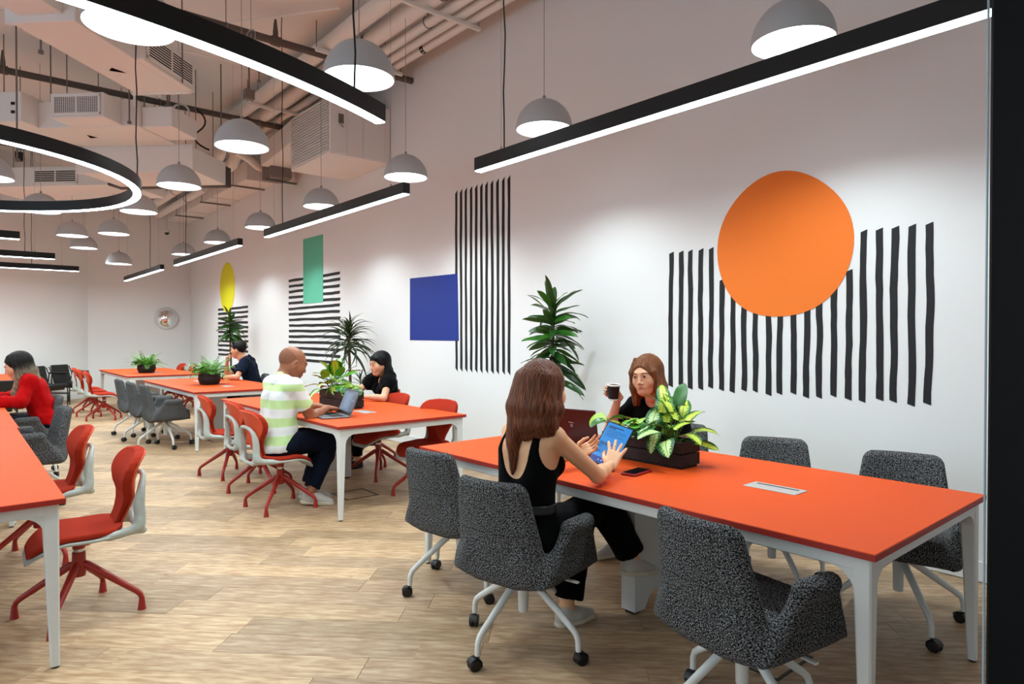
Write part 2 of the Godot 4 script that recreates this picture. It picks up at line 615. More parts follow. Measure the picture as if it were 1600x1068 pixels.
	for k in 6: g.box(v3(-5.24, 2.1, 0.6 - 2.0 * k), v3(0.09, 2.6, 0.06), 0.004)
	var win := structure("window_1", g, mats.black_metal)
	g = Geo.new()
	g.box(v3(-5.28, 2.1, -4.4), v3(0.008, 2.6, 10.0), 0.0)
	put(win, "window_pane", g, glow("daylight_pane", Color(0.80, 0.91, 1.0), 0.8))
	var day := AreaLight3D.new()
	day.name = "daylight"
	day.light_color = Color(0.80, 0.91, 1.0)
	day.light_energy = DAY_E
	day.area_size = Vector2(9.9, 2.5)
	day.area_range = 40.0
	day.area_attenuation = 2.0
	day.shadow_enabled = true
	win.add_child(day)
	day.position = v3(-5.17, 2.1, -4.4)
	day.rotation.y = -PI / 2
	wall_panel("wall_back", v3(XW + 0.2, 0, 1.5), v3(-5.4, 0, 1.5), CEIL, 0.2)
	skirting("baseboard_right", v3(XW, 0, ZF), v3(XW, 0, 1.5))
	skirting("baseboard_far", v3(2.37, 0, ZF), v3(XW, 0, ZF))
	skirting("baseboard_diagonal", v3(-5.2, 0, -10.54), v3(2.37, 0, ZF))
	# black door post at the right, with the pale edge of its glass
	g = Geo.new()
	g.box(Vector3(1.33, CEIL / 2, -0.14), Vector3(0.25, CEIL, 0.3), 0.004)
	var post := structure("trim_1", g, mat("post_black", Color(0.012, 0.012, 0.014), 0.6, 0.0, 0.3))
	post.set_meta("label", "matt black door post at the right edge")
	g = Geo.new()
	g.box(Vector3(1.2005, 2.52, -0.2915), Vector3(0.003, 5.0, 0.003), 0.001)
	put(post, "glass_edge", g, mat("glass_edge", Color(0.62, 0.70, 0.74), 0.2))

func stroke(g: Geo, z0: float, y0: float, z1: float, y1: float, wd: float, sd: int, slant := 0.0) -> void: # a brushed stripe on the painted wall
	var nz := FastNoiseLite.new()
	nz.seed = sd; nz.frequency = 1.1
	var a := Vector2(z0, y0)
	var b := Vector2(z1, y1)
	var d := (b - a).normalized()
	var s := d.orthogonal()
	var K := 14
	var l := PackedVector2Array(); var r := PackedVector2Array()
	for k in K + 1:
		var f := float(k) / K
		var p := a.lerp(b, f)
		var w1 := wd * (0.5 + 0.13 * nz.get_noise_2d(f * 3.0, 0.0))
		var w2 := wd * (0.5 + 0.13 * nz.get_noise_2d(f * 3.0, 50.0))
		var m := wd * 0.22 * nz.get_noise_2d(f * 1.6, 90.0)
		var e0 := slant * wd * (1.0 if k == 0 else 0.0)
		var e1 := slant * wd * (1.0 if k == K else 0.0)
		l.append(p + s * (w1 + m) + d * (e0 - e1))
		r.append(p - s * (w2 - m))
	r.reverse()
	l.append_array(r)
	g.extrude(l, 0.002, wall_xf())
func wall_xf(off := 0.0) -> Transform3D: return Transform3D(Basis(Vector3(0, 0, 1), Vector3(0, 1, 0), Vector3(-1, 0, 0)), Vector3(XW - 0.0005 - off, 0, 0))
func blob(cz: float, cy: float, rz: float, ry: float, sd: int, wob: float) -> PackedVector2Array:
	var p := PackedVector2Array()
	for k in 72:
		var a := TAU * k / 72
		var w := 1.0 + wob * (sin(2 * a + sd) * 0.6 + sin(3 * a + 1.3 * sd) * 0.5 + 0.25 * sin(5 * a))
		p.append(Vector2(cz + rz * w * cos(a), cy + ry * w * sin(a)))
	return p
func murals() -> void:
	var black := mat("mural_black", Color(0.045, 0.045, 0.055), 0.7)
	# orange disc over upright stripes
	var m := thing("wall_mural", "orange painted disc over black upright stripes on the white wall", "mural", Vector3.ZERO, 0.0, "painted shapes on the long wall")
	for k in 21:
		var z := lerpf(-3.29, -1.397, k / 20.0) + 0.004 * sin(k * 2.3)
		var top: float = 2.132 if k < 5 or k > 15 else 2.0
		if k == 5 or k == 15: top = 1.88
		var g := Geo.new()
		stroke(g, z + 0.002 * sin(k * 1.7), top, z + 0.005 * sin(k * 3.1), 1.008 + 0.012 * sin(k * 1.9), 0.043, k + 1, 0.35)
		put(m, "stripe", g, black)
	var g := Geo.new()
	g.extrude(blob(-2.35, 2.088, 0.502, 0.532, 2, 0.03), 0.002, wall_xf(0.002))
	put(m, "disc", g, mat("mural_orange", Color(0.93, 0.46, 0.09), 0.7))
	# tall stripes and the blue square
	m = thing("wall_mural", "blue painted square beside tall black upright stripes on the white wall", "mural", Vector3.ZERO, 0.0, "painted shapes on the long wall")
	for k in 11:
		var z := -6.345 + 0.0968 * k
		g = Geo.new()
		stroke(g, z, 3.15, z + 0.004, 1.01, 0.044, k + 40, 0.9)
		put(m, "stripe", g, black)
	g = Geo.new()
	g.extrude(PackedVector2Array([Vector2(-7.375, 1.375), Vector2(-6.293, 1.373), Vector2(-6.315, 2.166), Vector2(-7.372, 2.178)]), 0.002, wall_xf(0.002))
	put(m, "square", g, mat("mural_blue", Color(0.0, 0.16, 0.52), 0.65))
	# level stripes and the green oblong
	m = thing("wall_mural", "mint green painted oblong over level black stripes on the white wall", "mural", Vector3.ZERO, 0.0, "painted shapes on the long wall")
	for k in 15:
		var y := 2.395 - 0.0985 * k
		g = Geo.new()
		stroke(g, -11.435 + 0.01 * sin(k), y, -9.40 + 0.012 * sin(k * 2.0), y + 0.006 * sin(k * 1.3), 0.046, k + 80, 0.3)
		put(m, "stripe", g, black)
	g = Geo.new()
	g.extrude(PackedVector2Array([Vector2(-10.79, 1.966), Vector2(-10.007, 1.966), Vector2(-10.003, 3.06), Vector2(-10.788, 3.066)]), 0.002, wall_xf(0.002))
	put(m, "oblong", g, mat("mural_green", Color(0.36, 0.73, 0.60), 0.65))
	# far: yellow oval
	m = thing("wall_mural", "yellow painted oval over level black stripes near the far corner", "mural", Vector3.ZERO, 0.0, "painted shapes on the long wall")
	for k in 11:
		var y := 2.005 - 0.0995 * k
		g = Geo.new()
		stroke(g, -15.5, y, -13.53 + 0.015 * sin(k * 2.0), y + 0.006 * sin(k * 1.3), 0.05, k + 120, 0.3)
		put(m, "stripe", g, black)
	g = Geo.new()
	g.extrude(blob(-14.84, 2.47, 0.51, 0.54, 5, 0.01), 0.002, wall_xf(0.002))
	put(m, "oval", g, mat("mural_yellow", Color(0.86, 0.84, 0.03), 0.65))

# ---------------------------------------------------------------- lamps
const COOL := Color(0.915, 0.98, 1.0)
func dome_lamp(label: String, at: Vector3, dia := 0.455, top := CEIL) -> void: # at: centre of the rim
	var t := thing("dome_pendant", label, "pendant lamp", at, 0.0, "grey dome pendants")
	var R := dia / 2
	var Hh := dia * 0.53
	var prof := []
	var K := 12
	for k in K + 1: # outside, going up
		var a := PI / 2 * k / K
		prof.append(Vector2(maxf(R * cos(a), 0.012), Hh * sin(a)))
	var inner := []
	for k in K + 1:
		var a := PI / 2 * (K - k) / K
		inner.append(Vector2(maxf((R - 0.006) * cos(a), 0.004), (Hh - 0.006) * sin(a)))
	var g := Geo.new()
	g.lathe(prof, 36)
	g.lathe([Vector2(R - 0.006, 0.0), Vector2(R, 0.0)], 36)
	put(t, "shade", g, mat("dome_grey", Color(0.74, 0.755, 0.765), 0.55))
	g = Geo.new()
	g.lathe(inner, 36)
	put(t, "inside", g, mat("dome_white", Color(0.93, 0.93, 0.93), 0.5))
	g = Geo.new()
	var yd := 0.03
	g.lathe([Vector2(0.0, yd), Vector2(R * 0.955, yd), Vector2(R * 0.955, yd + 0.006), Vector2(0.0, yd + 0.012)], 36)
	put(t, "bulb_diffuser", g, glow("bulb_glow", COOL, 2.4))
	g = Geo.new()
	g.lathe([Vector2(0.013, Hh - 0.003), Vector2(0.013, Hh + 0.03), Vector2(0.013, Hh + 0.03), Vector2(0.0, Hh + 0.03)], 12)
	put(t, "socket", g, mats.wire)
	g = Geo.new()
	g.tube([Vector3(0, Hh + 0.02, 0), Vector3(0, top - at.y, 0)], 0.0028, 6)
	put(t, "cable", g, mats.wire)
	var l := SpotLight3D.new()
	l.name = "bulb_light"
	l.light_color = COOL
	l.light_energy = DOME_E
	l.spot_range = 30.0
	l.spot_attenuation = 2.0
	l.spot_angle = 64.0
	l.spot_angle_attenuation = 0.6
	l.light_size = 0.06
	l.shadow_enabled = true
	t.add_child(l)
	l.position = Vector3(0, yd - 0.008, 0)
	l.rotation.x = -PI / 2
func area_down(parent: Node3D, at: Vector3, sz: Vector2, energy: float, yaw := 0.0) -> void: # long side along local x before the turn
	var l := AreaLight3D.new()
	l.name = "strip_light"
	l.light_color = COOL
	l.light_energy = energy
	l.area_size = sz
	l.area_range = 30.0
	l.area_attenuation = 2.0
	l.shadow_enabled = true
	parent.add_child(l, true)
	l.transform = Transform3D(Basis(Vector3.UP, yaw) * Basis(Vector3.RIGHT, -PI / 2), at)
func bar_lamp(label: String, a: Vector3, b: Vector3, cord_at := 0.85) -> void: # a, b: ends of the underside
	var mid := (a + b) * 0.5
	var d := (b - a).normalized()
	var L := a.distance_to(b)
	var yaw := atan2(-d.z, d.x)
	var t := thing("linear_pendant", label, "pendant lamp", mid, yaw, "black linear pendants")
	var g := Geo.new()
	g.box(Vector3(0, 0.052, 0), Vector3(L, 0.09, 0.066), 0.002)
	put(t, "housing", g, mats.black_metal)
	g = Geo.new()
	g.box(Vector3(0, 0.0035, 0), Vector3(L - 0.006, 0.009, 0.056), 0.002)
	put(t, "diffuser", g, glow("strip_glow", COOL, 9.0))
	for f in [-0.42, 0.42]:
		g = Geo.new()
		g.tube([Vector3(f * L, 0.095, 0), Vector3(f * L, CEIL - a.y, 0)], 0.0014, 5)
		g.lathe([Vector2(0.006, 0.0), Vector2(0.006, 0.03), Vector2(0.006, 0.03), Vector2(0.0, 0.03)], 8, Vector3(f * L, 0.096, 0))
		put(t, "suspension_wire", g, mats.wire)
	g = Geo.new()
	var x := (cord_at - 0.5) * L
	var path := []
	for k in 13: path.append(Vector3(x + 0.006 * sin(k * 2.1), lerpf(0.095, CEIL - a.y, k / 12.0), 0.005 * sin(k * 1.3)))
	g.tube(path, 0.005, 6)
	put(t, "power_cord", g, mats.black_cord)
	area_down(t, Vector3(0, -0.004, 0), Vector2(L - 0.01, 0.05), BAR_E)
func ring_lamp(called: String, label: String, c: Vector3, R: float, a0: float, a1: float, segs: int, cords: Array) -> void:
	var t := thing(called, label, "pendant lamp", c)
	var house := Geo.new()
	var glowing := Geo.new()
	var full := absf(a1 - a0) > TAU - 0.01
	var sec := [Vector2(0.033, 0.006), Vector2(0.033, 0.097), Vector2(-0.033, 0.097), Vector2(-0.033, 0.006)]
	var sec2 := [Vector2(0.028, 0.0), Vector2(0.028, 0.008), Vector2(-0.028, 0.008), Vector2(-0.028, 0.0)]
	for pair in [[sec, house], [sec2, glowing]]:
		var s: Array = pair[0]
		var g: Geo = pair[1]
		for e in 4:
			var rows := []
			for k in segs + 1:
				var a := lerpf(a0, a1, float(k) / segs)
				var dir := Vector3(cos(a), 0, sin(a))
				var p0: Vector2 = s[e]; var p1: Vector2 = s[(e + 1) % 4]
				rows.append(PackedVector3Array([dir * (R + p0.x) + Vector3(0, p0.y, 0), dir * (R + p1.x) + Vector3(0, p1.y, 0)]))
			g.grid(rows, false, a1 < a0)
		if not full:
			for a in [a0, a1]:
				var dir := Vector3(cos(a), 0, sin(a))
				var q := []
				for p in s: q.append(dir * (R + p.x) + Vector3(0, p.y, 0))
				var am := (a0 + a1) / 2
				g.out_quad(q[0], q[1], q[2], q[3], Vector3(cos(am), 0, sin(am)) * R)
	put(t, "housing", house, mats.black_metal)
	put(t, "diffuser", glowing, glow("strip_glow", COOL, 9.0))
	for ci in cords.size():
		var a: float = cords[ci]
		var g := Geo.new()
		var p := Vector3(cos(a), 0, sin(a)) * R
		if ci == 0:
			var path := []
			for k in 13: path.append(p + Vector3(0.006 * sin(k * 2.1), lerpf(0.096, CEIL - c.y, k / 12.0), 0.005 * sin(k * 1.3)))
			g.tube(path, 0.005, 6)
			put(t, "power_cord", g, mats.black_cord)
		else:
			g.tube([p + Vector3(0, 0.096, 0), p + Vector3(0, CEIL - c.y, 0)], 0.0016, 5)
			g.tube(arc_pts(p + Vector3(0, 0.12, 0), Vector3(cos(a), 0, sin(a)), Vector3.UP, 0.03, 0.0, TAU, 14), 0.0022, 5, false)
			put(t, "suspension_wire", g, mats.wire)
	var n := maxi(int(absf(a1 - a0) * R / 0.75), 2)
	for k in n:
		var a := lerpf(a0, a1, (k + 0.5) / n)
		var seg := absf(a1 - a0) * R / n
		area_down(t, Vector3(cos(a), 0, sin(a)) * R + Vector3(0, -0.004, 0), Vector2(seg, 0.05), BAR_E * 0.48 * seg / 3.2, -(a + PI / 2))
func lamps() -> void:
	var hb := 2.597
	bar_lamp("long black linear pendant over the nearest right-hand table, running to the door post", v3(2.848, hb, -3.71), v3(2.848, hb, -0.45), 0.09)
	bar_lamp("black linear pendant over the table where the bald man works", v3(2.848, hb, -7.83), v3(2.848, hb, -4.67), 0.16)
	bar_lamp("black linear pendant over the table of the man in navy", v3(2.848, hb, -11.99), v3(2.848, hb, -8.76), 0.2)
	bar_lamp("smallest black linear pendant, over the farthest right-hand table", v3(2.848, hb, -16.17), v3(2.848, hb, -12.91), 0.72)
	bar_lamp("low black linear pendant crossing at the far left, the longest of three", v3(-1.4, hb, -14.27), v3(1.77, hb, -14.27), 0.78)
	bar_lamp("middle one of three black linear pendants crossing at the far left", v3(-1.9, hb, -12.22), v3(1.208, hb, -12.22), 0.88)
	bar_lamp("short end of a black linear pendant high at the left edge", v3(-2.5, hb, -9.95), v3(0.633, hb, -9.95), 0.7)
	for k in 3: # the hall goes on to the left, beyond the picture
		bar_lamp("black linear pendant outside the picture over the left part of the hall, %s" % ["nearest", "middle", "farthest"][k], v3(-3.3, hb, [-4.6, -8.4, -0.2][k]), v3(-3.3, hb, [-1.4, -5.2, 1.2][k]), 0.8)
	ring_lamp("arc_pendant", "large black arc pendant with a glowing underside, upper left", v3(-0.19, 2.6, -6.83), 4.128, deg_to_rad(61.3), deg_to_rad(125), 40, [deg_to_rad(64.6), deg_to_rad(73.5), deg_to_rad(100)])
	ring_lamp("ring_pendant", "black ring pendant with a glowing underside over the left table", v3(-0.332, 2.6, -6.42), 1.53, 0.0, TAU, 72, [0.12, 2.2, 4.2])
	dome_lamp("grey dome pendant above the orange painted disc, nearest the door post", v3(3.62, 3.085, -1.798), 0.455, 4.74)
	dome_lamp("grey dome pendant just above the far end of the longest linear pendant", v3(3.62, 3.085, -3.844), 0.455, 4.74)
	dome_lamp("grey dome pendant above and left of the blue painted square", v3(3.62, 3.085, -5.951), 0.455, 4.74)
	dome_lamp("grey dome pendant above the mint green oblong, touching the linear pendant", v3(3.62, 3.085, -8.015), 0.455, 4.74)
	dome_lamp("grey dome pendant at the left end of the second linear pendant", v3(3.62, 3.085, -10.2), 0.455, 4.74)
	dome_lamp("grey dome pendant above the third linear pendant, near the yellow oval", v3(3.62, 3.085, -12.344), 0.455, 4.27)
	dome_lamp("grey dome pendant at the left end of the third linear pendant", v3(3.62, 3.085, -14.602))
	dome_lamp("grey dome pendant partly behind the right end of the arc pendant", v3(2.0, 3.085, -3.855))
	dome_lamp("grey dome pendant hanging right of the ring pendant below the pipes", v3(1.943, 3.085, -5.92))
	dome_lamp("grey dome pendant close to the right of the ring pendant", v3(1.924, 3.085, -7.932))
	dome_lamp("grey dome pendant tucked under the right end of the ring pendant", v3(1.914, 3.085, -9.942), 0.455, 3.62)
	dome_lamp("big glowing dome pendant partly behind the arc pendant, top left", v3(0.735, 3.085, -4.011))
	dome_lamp("grey dome pendant cut by the left edge, inside the ring pendant", v3(0.3, 3.085, -8.8))
	dome_lamp("grey dome pendant seen through the lower rim of the ring pendant", v3(0.912, 3.085, -10.738))
	dome_lamp("small grey dome pendant below the ring, right one of the far pair", v3(2.017, 3.085, -12.358), 0.455, 3.75)
	dome_lamp("small grey dome pendant below the ring, left one of the far pair", v3(1.531, 3.085, -13.048), 0.455, 3.75)
	dome_lamp("small grey dome pendant just under the far pair", v3(1.911, 3.085, -14.743), 0.455, 3.95)
	dome_lamp("lowest small grey dome pendant before the far wall", v3(2.5, 2.83, -14.8))

# ---------------------------------------------------------------- services under the ceiling
const DA := Vector3(0.70710678, 0, -0.70710678) # the diagonals the fan coils follow
const DB := Vector3(0.70710678, 0, 0.70710678)
func ab(a: float, b: float, y: float) -> Vector3: return DA * a + DB * b + Vector3(0, y, 0)
func dbox(g: Geo, a0: float, a1: float, b0: float, b1: float, y0: float, y1: float, bev := 0.006) -> void:
	g.box(ab((a0 + a1) / 2, (b0 + b1) / 2, (y0 + y1) / 2), Vector3(a1 - a0, y1 - y0, b1 - b0), bev, Basis(DA, Vector3.UP, DB))
func hanger(g: Geo, p: Vector3, r := 0.006) -> void: g.tube([p, Vector3(p.x, CEIL - 0.004, p.z)], r, 6)
func grille(t: Node3D, c: Vector3, u: Vector3, w: float, hh: float, nslat: int, cross := 0) -> void: # face at c, across u, facing u x up
	var nn := u.cross(Vector3.UP)
	var bs := Basis(u, Vector3.UP, nn)
	var g := Geo.new()
	for s in [-1, 1]:
		g.box(c + u * (s * w / 2) + nn * 0.006, Vector3(0.03, hh + 0.03, 0.014), 0.003, bs)
		g.box(c + Vector3(0, s * hh / 2, 0) + nn * 0.006, Vector3(w + 0.03, 0.03, 0.014), 0.003, bs)
	g.box(c + nn * 0.008, Vector3(0.016, hh, 0.012), 0.002, bs)
	var fr := put(t, "grille_frame", g, mats.duct_paint)
	g = Geo.new()
	g.box(c + nn * 0.001, Vector3(w, hh, 0.004), 0.0, bs)
	put(fr, "grille_throat", g, mats.dark_void)
	for k in nslat:
		g = Geo.new()
		g.box(c + Vector3(0, -hh / 2 + hh * (k + 0.5) / nslat, 0) + nn * 0.007, Vector3(w - 0.02, hh / nslat * 0.36, 0.006), 0.001, bs * Basis(Vector3.RIGHT, 0.5))
		put(fr, "slat", g, mats.duct_paint)
	for k in cross:
		g = Geo.new()
		g.box(c + u * (-w / 2 + w * (k + 0.5) / cross) + nn * 0.005, Vector3(w / cross * 0.25, hh - 0.02, 0.004), 0.001, bs)
		put(fr, "slat", g, mats.duct_paint)
func arrow_sticker(t: Node3D, p: Vector3, d: Vector3) -> void:
	var g := Geo.new()
	var s := d.cross(Vector3.UP)
	var a := p - d * 0.07; var b := p + d * 0.07 - s * 0.05; var c := p + d * 0.07 + s * 0.05
	var m := (a + b) * 0.5; var m2 := (a + c) * 0.5
	g.tri(m, b, c); g.tri(m, c, m2)
	g.tri(m, c, b); g.tri(m, m2, c)
	put(t, "red_sticker", g, mat("sticker_red", Color(0.80, 0.10, 0.11), 0.6))
	g = Geo.new()
	g.tri(a, m, m2); g.tri(a, m2, m)
	put(t, "blue_sticker", g, mat("sticker_blue", Color(0.16, 0.18, 0.42), 0.6))
func pipe(called: String, label: String, path: Array, r: float, m: Material, hang := []) -> Node3D:
	var t := thing(called, label, "pipe")
	var g := Geo.new()
	g.tube(path, r, 14)
	put(t, "pipe_run", g, m)
	for p in hang:
		g = Geo.new()
		hanger(g, p + Vector3(0, r, 0), 0.005)
		g.tube(arc_pts(p, Vector3.UP, (path[1] - path[0]).normalized().cross(Vector3.UP), r + 0.006, 0.0, TAU, 16), 0.005, 6, false)
		put(t, "hanger", g, mats.steel)
	return t
func band(t: Node3D, c: Vector3, d: Vector3, r: float, w: float, m: Material) -> void:
	var g := Geo.new()
	g.tube([c - d * w / 2, c + d * w / 2], r + 0.002, 16, false)
	var o := put(t, "marker_band", g, m)
	for k in 4: # pale arrows on the band
		g = Geo.new()
		var a := -PI / 2 + (k - 1.5) * 0.7
		var u := d.cross(Vector3.UP)
		var p := c + (u * cos(a) + Vector3.UP * sin(a)) * (r + 0.003)
		g.box(p, Vector3(w * 0.5, w * 0.22, 0.002), 0.0, Basis(d, (u * -sin(a) + Vector3.UP * cos(a)), (u * cos(a) + Vector3.UP * sin(a))))
		put(o, "band_mark", g, mat("band_mark", Color(0.75, 0.8, 0.76)))
func ceiling_services() -> void:
	var green := mat("band_green", Color(0.02, 0.22, 0.12), 0.5)
	var py := 4.84
	# five painted pipes along the long wall
	var t := pipe("service_pipe", "thin painted pipe nearest the long wall, with a black marker band", [v3(4.24, py - 0.04, 0.9), v3(4.24, py - 0.04, -17.5)], 0.05, mats.pipe_paint, [v3(4.24, py - 0.04, -9.5)])
	band(t, v3(4.24, py - 0.04, -6.55), Vector3(0, 0, -1), 0.05, 0.07, mat("band_black", Color(0.03, 0.06, 0.05), 0.5))
	pipe("service_pipe", "second thin painted pipe from the long wall", [v3(4.09, py - 0.04, 0.9), v3(4.09, py - 0.04, -12.6)], 0.05, mats.pipe_paint, [v3(4.09, py - 0.04, -7.2)])
	pipe("service_pipe", "third thin painted pipe from the long wall", [v3(3.93, py - 0.03, 0.9), v3(3.93, py - 0.03, -12.6)], 0.055, mats.pipe_paint, [v3(3.93, py - 0.03, -6.0)])
	t = pipe("service_pipe", "thick painted pipe with a green marker band under the ceiling", [v3(3.70, py, 0.9), v3(3.70, py, -11.2), v3(3.70, py - 0.1, -11.45), v3(3.70, py - 0.36, -11.6), v3(3.70, py - 0.46, -11.75), v3(3.70, py - 0.46, -13.6)], 0.095, mats.pipe_paint, [v3(3.70, py, -5.4)])
	band(t, v3(3.70, py, -6.9), Vector3(0, 0, -1), 0.095, 0.08, green)
	pipe("service_pipe", "thick painted pipe farthest from the long wall", [v3(3.38, py, 0.9), v3(3.38, py, -10.9), v3(3.38, py - 0.1, -11.15), v3(3.38, py - 0.34, -11.3), v3(3.38, py - 0.44, -11.45), v3(3.38, py - 0.44, -13.2)], 0.095, mats.pipe_paint, [v3(3.38, py, -9.6)])
	# strut channels that carry them
	var zs := [-5.6, -7.2, -9.5, -3.4]
	var tl := ["steel strut under the pipes near the top edge", "steel strut under the pipes beside the dome pendant", "steel strut under the pipes left of the louvred air handler", "steel strut under the pipes nearest the camera"]
	for k in 4:
		t = thing("pipe_support", tl[k], "pipe support")
		var g := Geo.new()
		g.box(v3(3.76, py - 0.125, zs[k]), Vector3(1.14, 0.04, 0.04), 0.004)
		put(t, "strut", g, mats.duct_paint)
		for x in [3.2, 4.31]:
			g = Geo.new()
			hanger(g, v3(x, py - 0.14, zs[k]))
			put(t, "rod", g, mats.steel)
	# cross pipes with green bands in front of the far ducts
	t = pipe("service_pipe", "upper painted cross pipe with a green band, left of the thick pipes", [v3(2.15, 4.28, -11.3), v3(3.25, 4.28, -11.3)], 0.09, mats.pipe_paint, [v3(2.4, 4.28, -11.3)])
	band(t, v3(2.56, 4.28, -11.3), Vector3(1, 0, 0), 0.09, 0.08, green)
	t = pipe("service_pipe", "lower painted cross pipe with a green band and an elbow down", [v3(1.7, 4.1, -11.0), v3(2.95, 4.1, -11.0), v3(3.05, 4.07, -11.0), v3(3.09, 4.0, -11.0), v3(3.09, 3.78, -11.0)], 0.09, mats.pipe_paint, [v3(1.9, 4.1, -11.0)])
	band(t, v3(2.28, 4.1, -11.0), Vector3(1, 0, 0), 0.09, 0.08, green)
	pipe("service_pipe", "painted pipe running over the far duct towards the back wall", [v3(3.45, 4.35, -13.35), v3(3.45, 4.35, -17.6)], 0.085, mats.pipe_paint, [v3(3.45, 4.35, -14.5)])
	pipe("service_pipe", "second painted pipe over the far duct, nearer the wall", [v3(3.8, 4.32, -13.75), v3(3.8, 4.32, -17.6)], 0.075, mats.pipe_paint, [v3(3.8, 4.32, -15.0)])
	pipe("service_pipe", "painted stub pipe that bends from the duct to the grey tank", [v3(3.62, 4.5, -11.3), v3(3.85, 4.42, -11.35), v3(4.0, 4.34, -11.4), v3(4.15, 4.3, -11.4)], 0.075, mats.pipe_paint)
	# dark sprinkler mains
	for q in [[-7.31, 1.0, 4.54, "dark sprinkler main running from the arc pendant to the pipes"], [-10.29, -3.0, 4.0, "long dark sprinkler main behind the hanging wires at the left"], [-14.2, -1.5, 4.2, "far dark sprinkler main seen through the ring pendant"]]:
		t = pipe("sprinkler_pipe", q[3], [v3(q[1], 4.72, q[0]), v3(q[2], 4.72, q[0])], 0.042, mats.dark_pipe, [v3(lerpf(q[1], q[2], 0.35), 4.72, q[0]), v3(lerpf(q[1], q[2], 0.75), 4.72, q[0])])
		for f in [0.5, 0.92]:
			var g := Geo.new()
			var p := v3(lerpf(q[1], q[2], f), 4.72, q[0])
			g.lathe([Vector2(0.05, -0.05), Vector2(0.055, 0.05)], 12, p, Basis(Vector3.FORWARD, PI / 2))
			g.tube([p, p + Vector3(0, 0.1, 0), p + Vector3(0, 0.24, 0)], [0.03, 0.028, 0.012], 10)
			put(t, "sprinkler_head", g, mats.dark_pipe)
	# thin conduits
	pipe("conduit", "thin painted conduit across the bare ceiling", [v3(1.5, 4.96, -9.0), v3(3.2, 4.96, -6.6)], 0.014, mats.pipe_paint)
	pipe("conduit", "thin painted conduit beside the dark sprinkler main", [v3(0.2, 4.9, -8.9), v3(3.3, 4.9, -8.6)], 0.014, mats.pipe_paint)
	# long duct against the wall
	t = thing("air_duct", "long painted air duct against the wall, running to the far end", "duct")
	for q in [[-11.95, -14.0], [-14.0, -16.0], [-16.0, -17.72]]:
		var g := Geo.new()
		g.box(v3(4.28, 4.39, (q[0] + q[1]) / 2), Vector3(0.53, 0.34, q[0] - q[1] - 0.006), 0.006)
		var s := put(t, "duct_section", g, mats.duct_paint)
		g = Geo.new()
		g.box(v3(4.28, 4.39, q[0] - 0.02), Vector3(0.55, 0.37, 0.03), 0.003)
		put(s, "flange", g, mats.duct_paint)
	for z in [-12.6, -14.6, -16.6]:
		var g := Geo.new()
		g.box(v3(4.27, 4.203, z), Vector3(0.66, 0.026, 0.04), 0.003)
		hanger(g, v3(3.97, 4.21, z))
		put(t, "duct_hanger", g, mats.steel)
	# louvred air handler
	t = thing("air_handler", "boxy air handler with a ribbed louvre face high on the wall", "air handler")
	var g := Geo.new()
	g.box(v3(4.11, 4.13, -8.5), Vector3(0.87, 0.74, 1.26), 0.006)
	put(t, "casing", g, mats.duct_paint)
	for k in 19:
		g = Geo.new()
		g.box(v3(3.664, 3.80 + 0.0365 * k, -8.5), Vector3(0.016, 0.022, 1.2), 0.003, Basis(Vector3(0, 0, 1), 0.5))
		put(t, "louvre", g, mat("louvre_grey", Color(0.80, 0.80, 0.775), 0.5))
	for q in [[3.79, 0.22], [4.03, 0.2], [4.3, 0.3]]:
		g = Geo.new()
		g.box(v3(q[0], 4.13, -7.866), Vector3(q[1], 0.70, 0.012), 0.004)
		put(t, "side_panel", g, mats.duct_paint)
	g = Geo.new()
	g.box(v3(3.82, 4.22, -7.855), Vector3(0.07, 0.12, 0.02), 0.004)
	g.tube([v3(3.80, 4.25, -7.84), v3(3.79, 4.15, -7.835), v3(3.84, 4.11, -7.835)], 0.006, 6)
	put(t, "latch_box", g, mats.steel)
	# duct elbow falling behind it and the grey tank
	t = thing("condensate_tank", "grey ribbed tank on a bracket beside the louvred air handler", "tank")
	g = Geo.new()
	g.box(v3(4.2, 4.2, -11.05), Vector3(0.36, 0.28, 0.44), 0.02)
	put(t, "tank_body", g, mat("tank_grey", Color(0.5, 0.46, 0.44), 0.6))
	g = Geo.new()
	g.box(v3(4.2, 4.35, -11.05), Vector3(0.40, 0.03, 0.48), 0.008)
	put(t, "tank_lid", g, mat("tank_grey", Color(0.5, 0.46, 0.44), 0.6))
	for z in [-10.95, -11.15]:
		g = Geo.new()
		g.box(v3(4.2, 4.2, z), Vector3(0.372, 0.285, 0.014), 0.003)
		put(t, "strap", g, mats.steel)
	g = Geo.new()
	g.box(v3(4.27, 4.045, -11.05), Vector3(0.54, 0.03, 0.04), 0.004)
	put(t, "bracket", g, mats.steel)
	t = thing("air_duct", "sloping painted duct between the air handler and the grey tank", "duct")
	g = Geo.new()
	g.box(v3(4.15, 4.47, -10.1), Vector3(0.5, 0.34, 1.75), 0.008, Basis(Vector3.RIGHT, -0.08))
	put(t, "duct_section", g, mats.duct_paint)
	# fan coil units on the diagonal
	t = thing("fan_coil_unit", "long white fan coil box at the top left with a side grille", "fan coil unit")
	g = Geo.new()
	dbox(g, 5.0, 6.52, -4.44, -3.9, 3.95, 4.28)
	put(t, "casing", g, mats.duct_paint)
	g = Geo.new()
	dbox(g, 5.72, 6.56, -4.3, -3.82, 3.953, 4.26)
	put(t, "outlet_box", g, mats.duct_paint)
	grille(t, ab(6.14, -3.815, 4.11), DA, 0.74, 0.22, 9)
	g = Geo.new()
	dbox(g, 3.4, 4.96, -4.36, -3.98, 4.0, 4.26)
	put(t, "inlet_duct", g, mats.duct_paint)
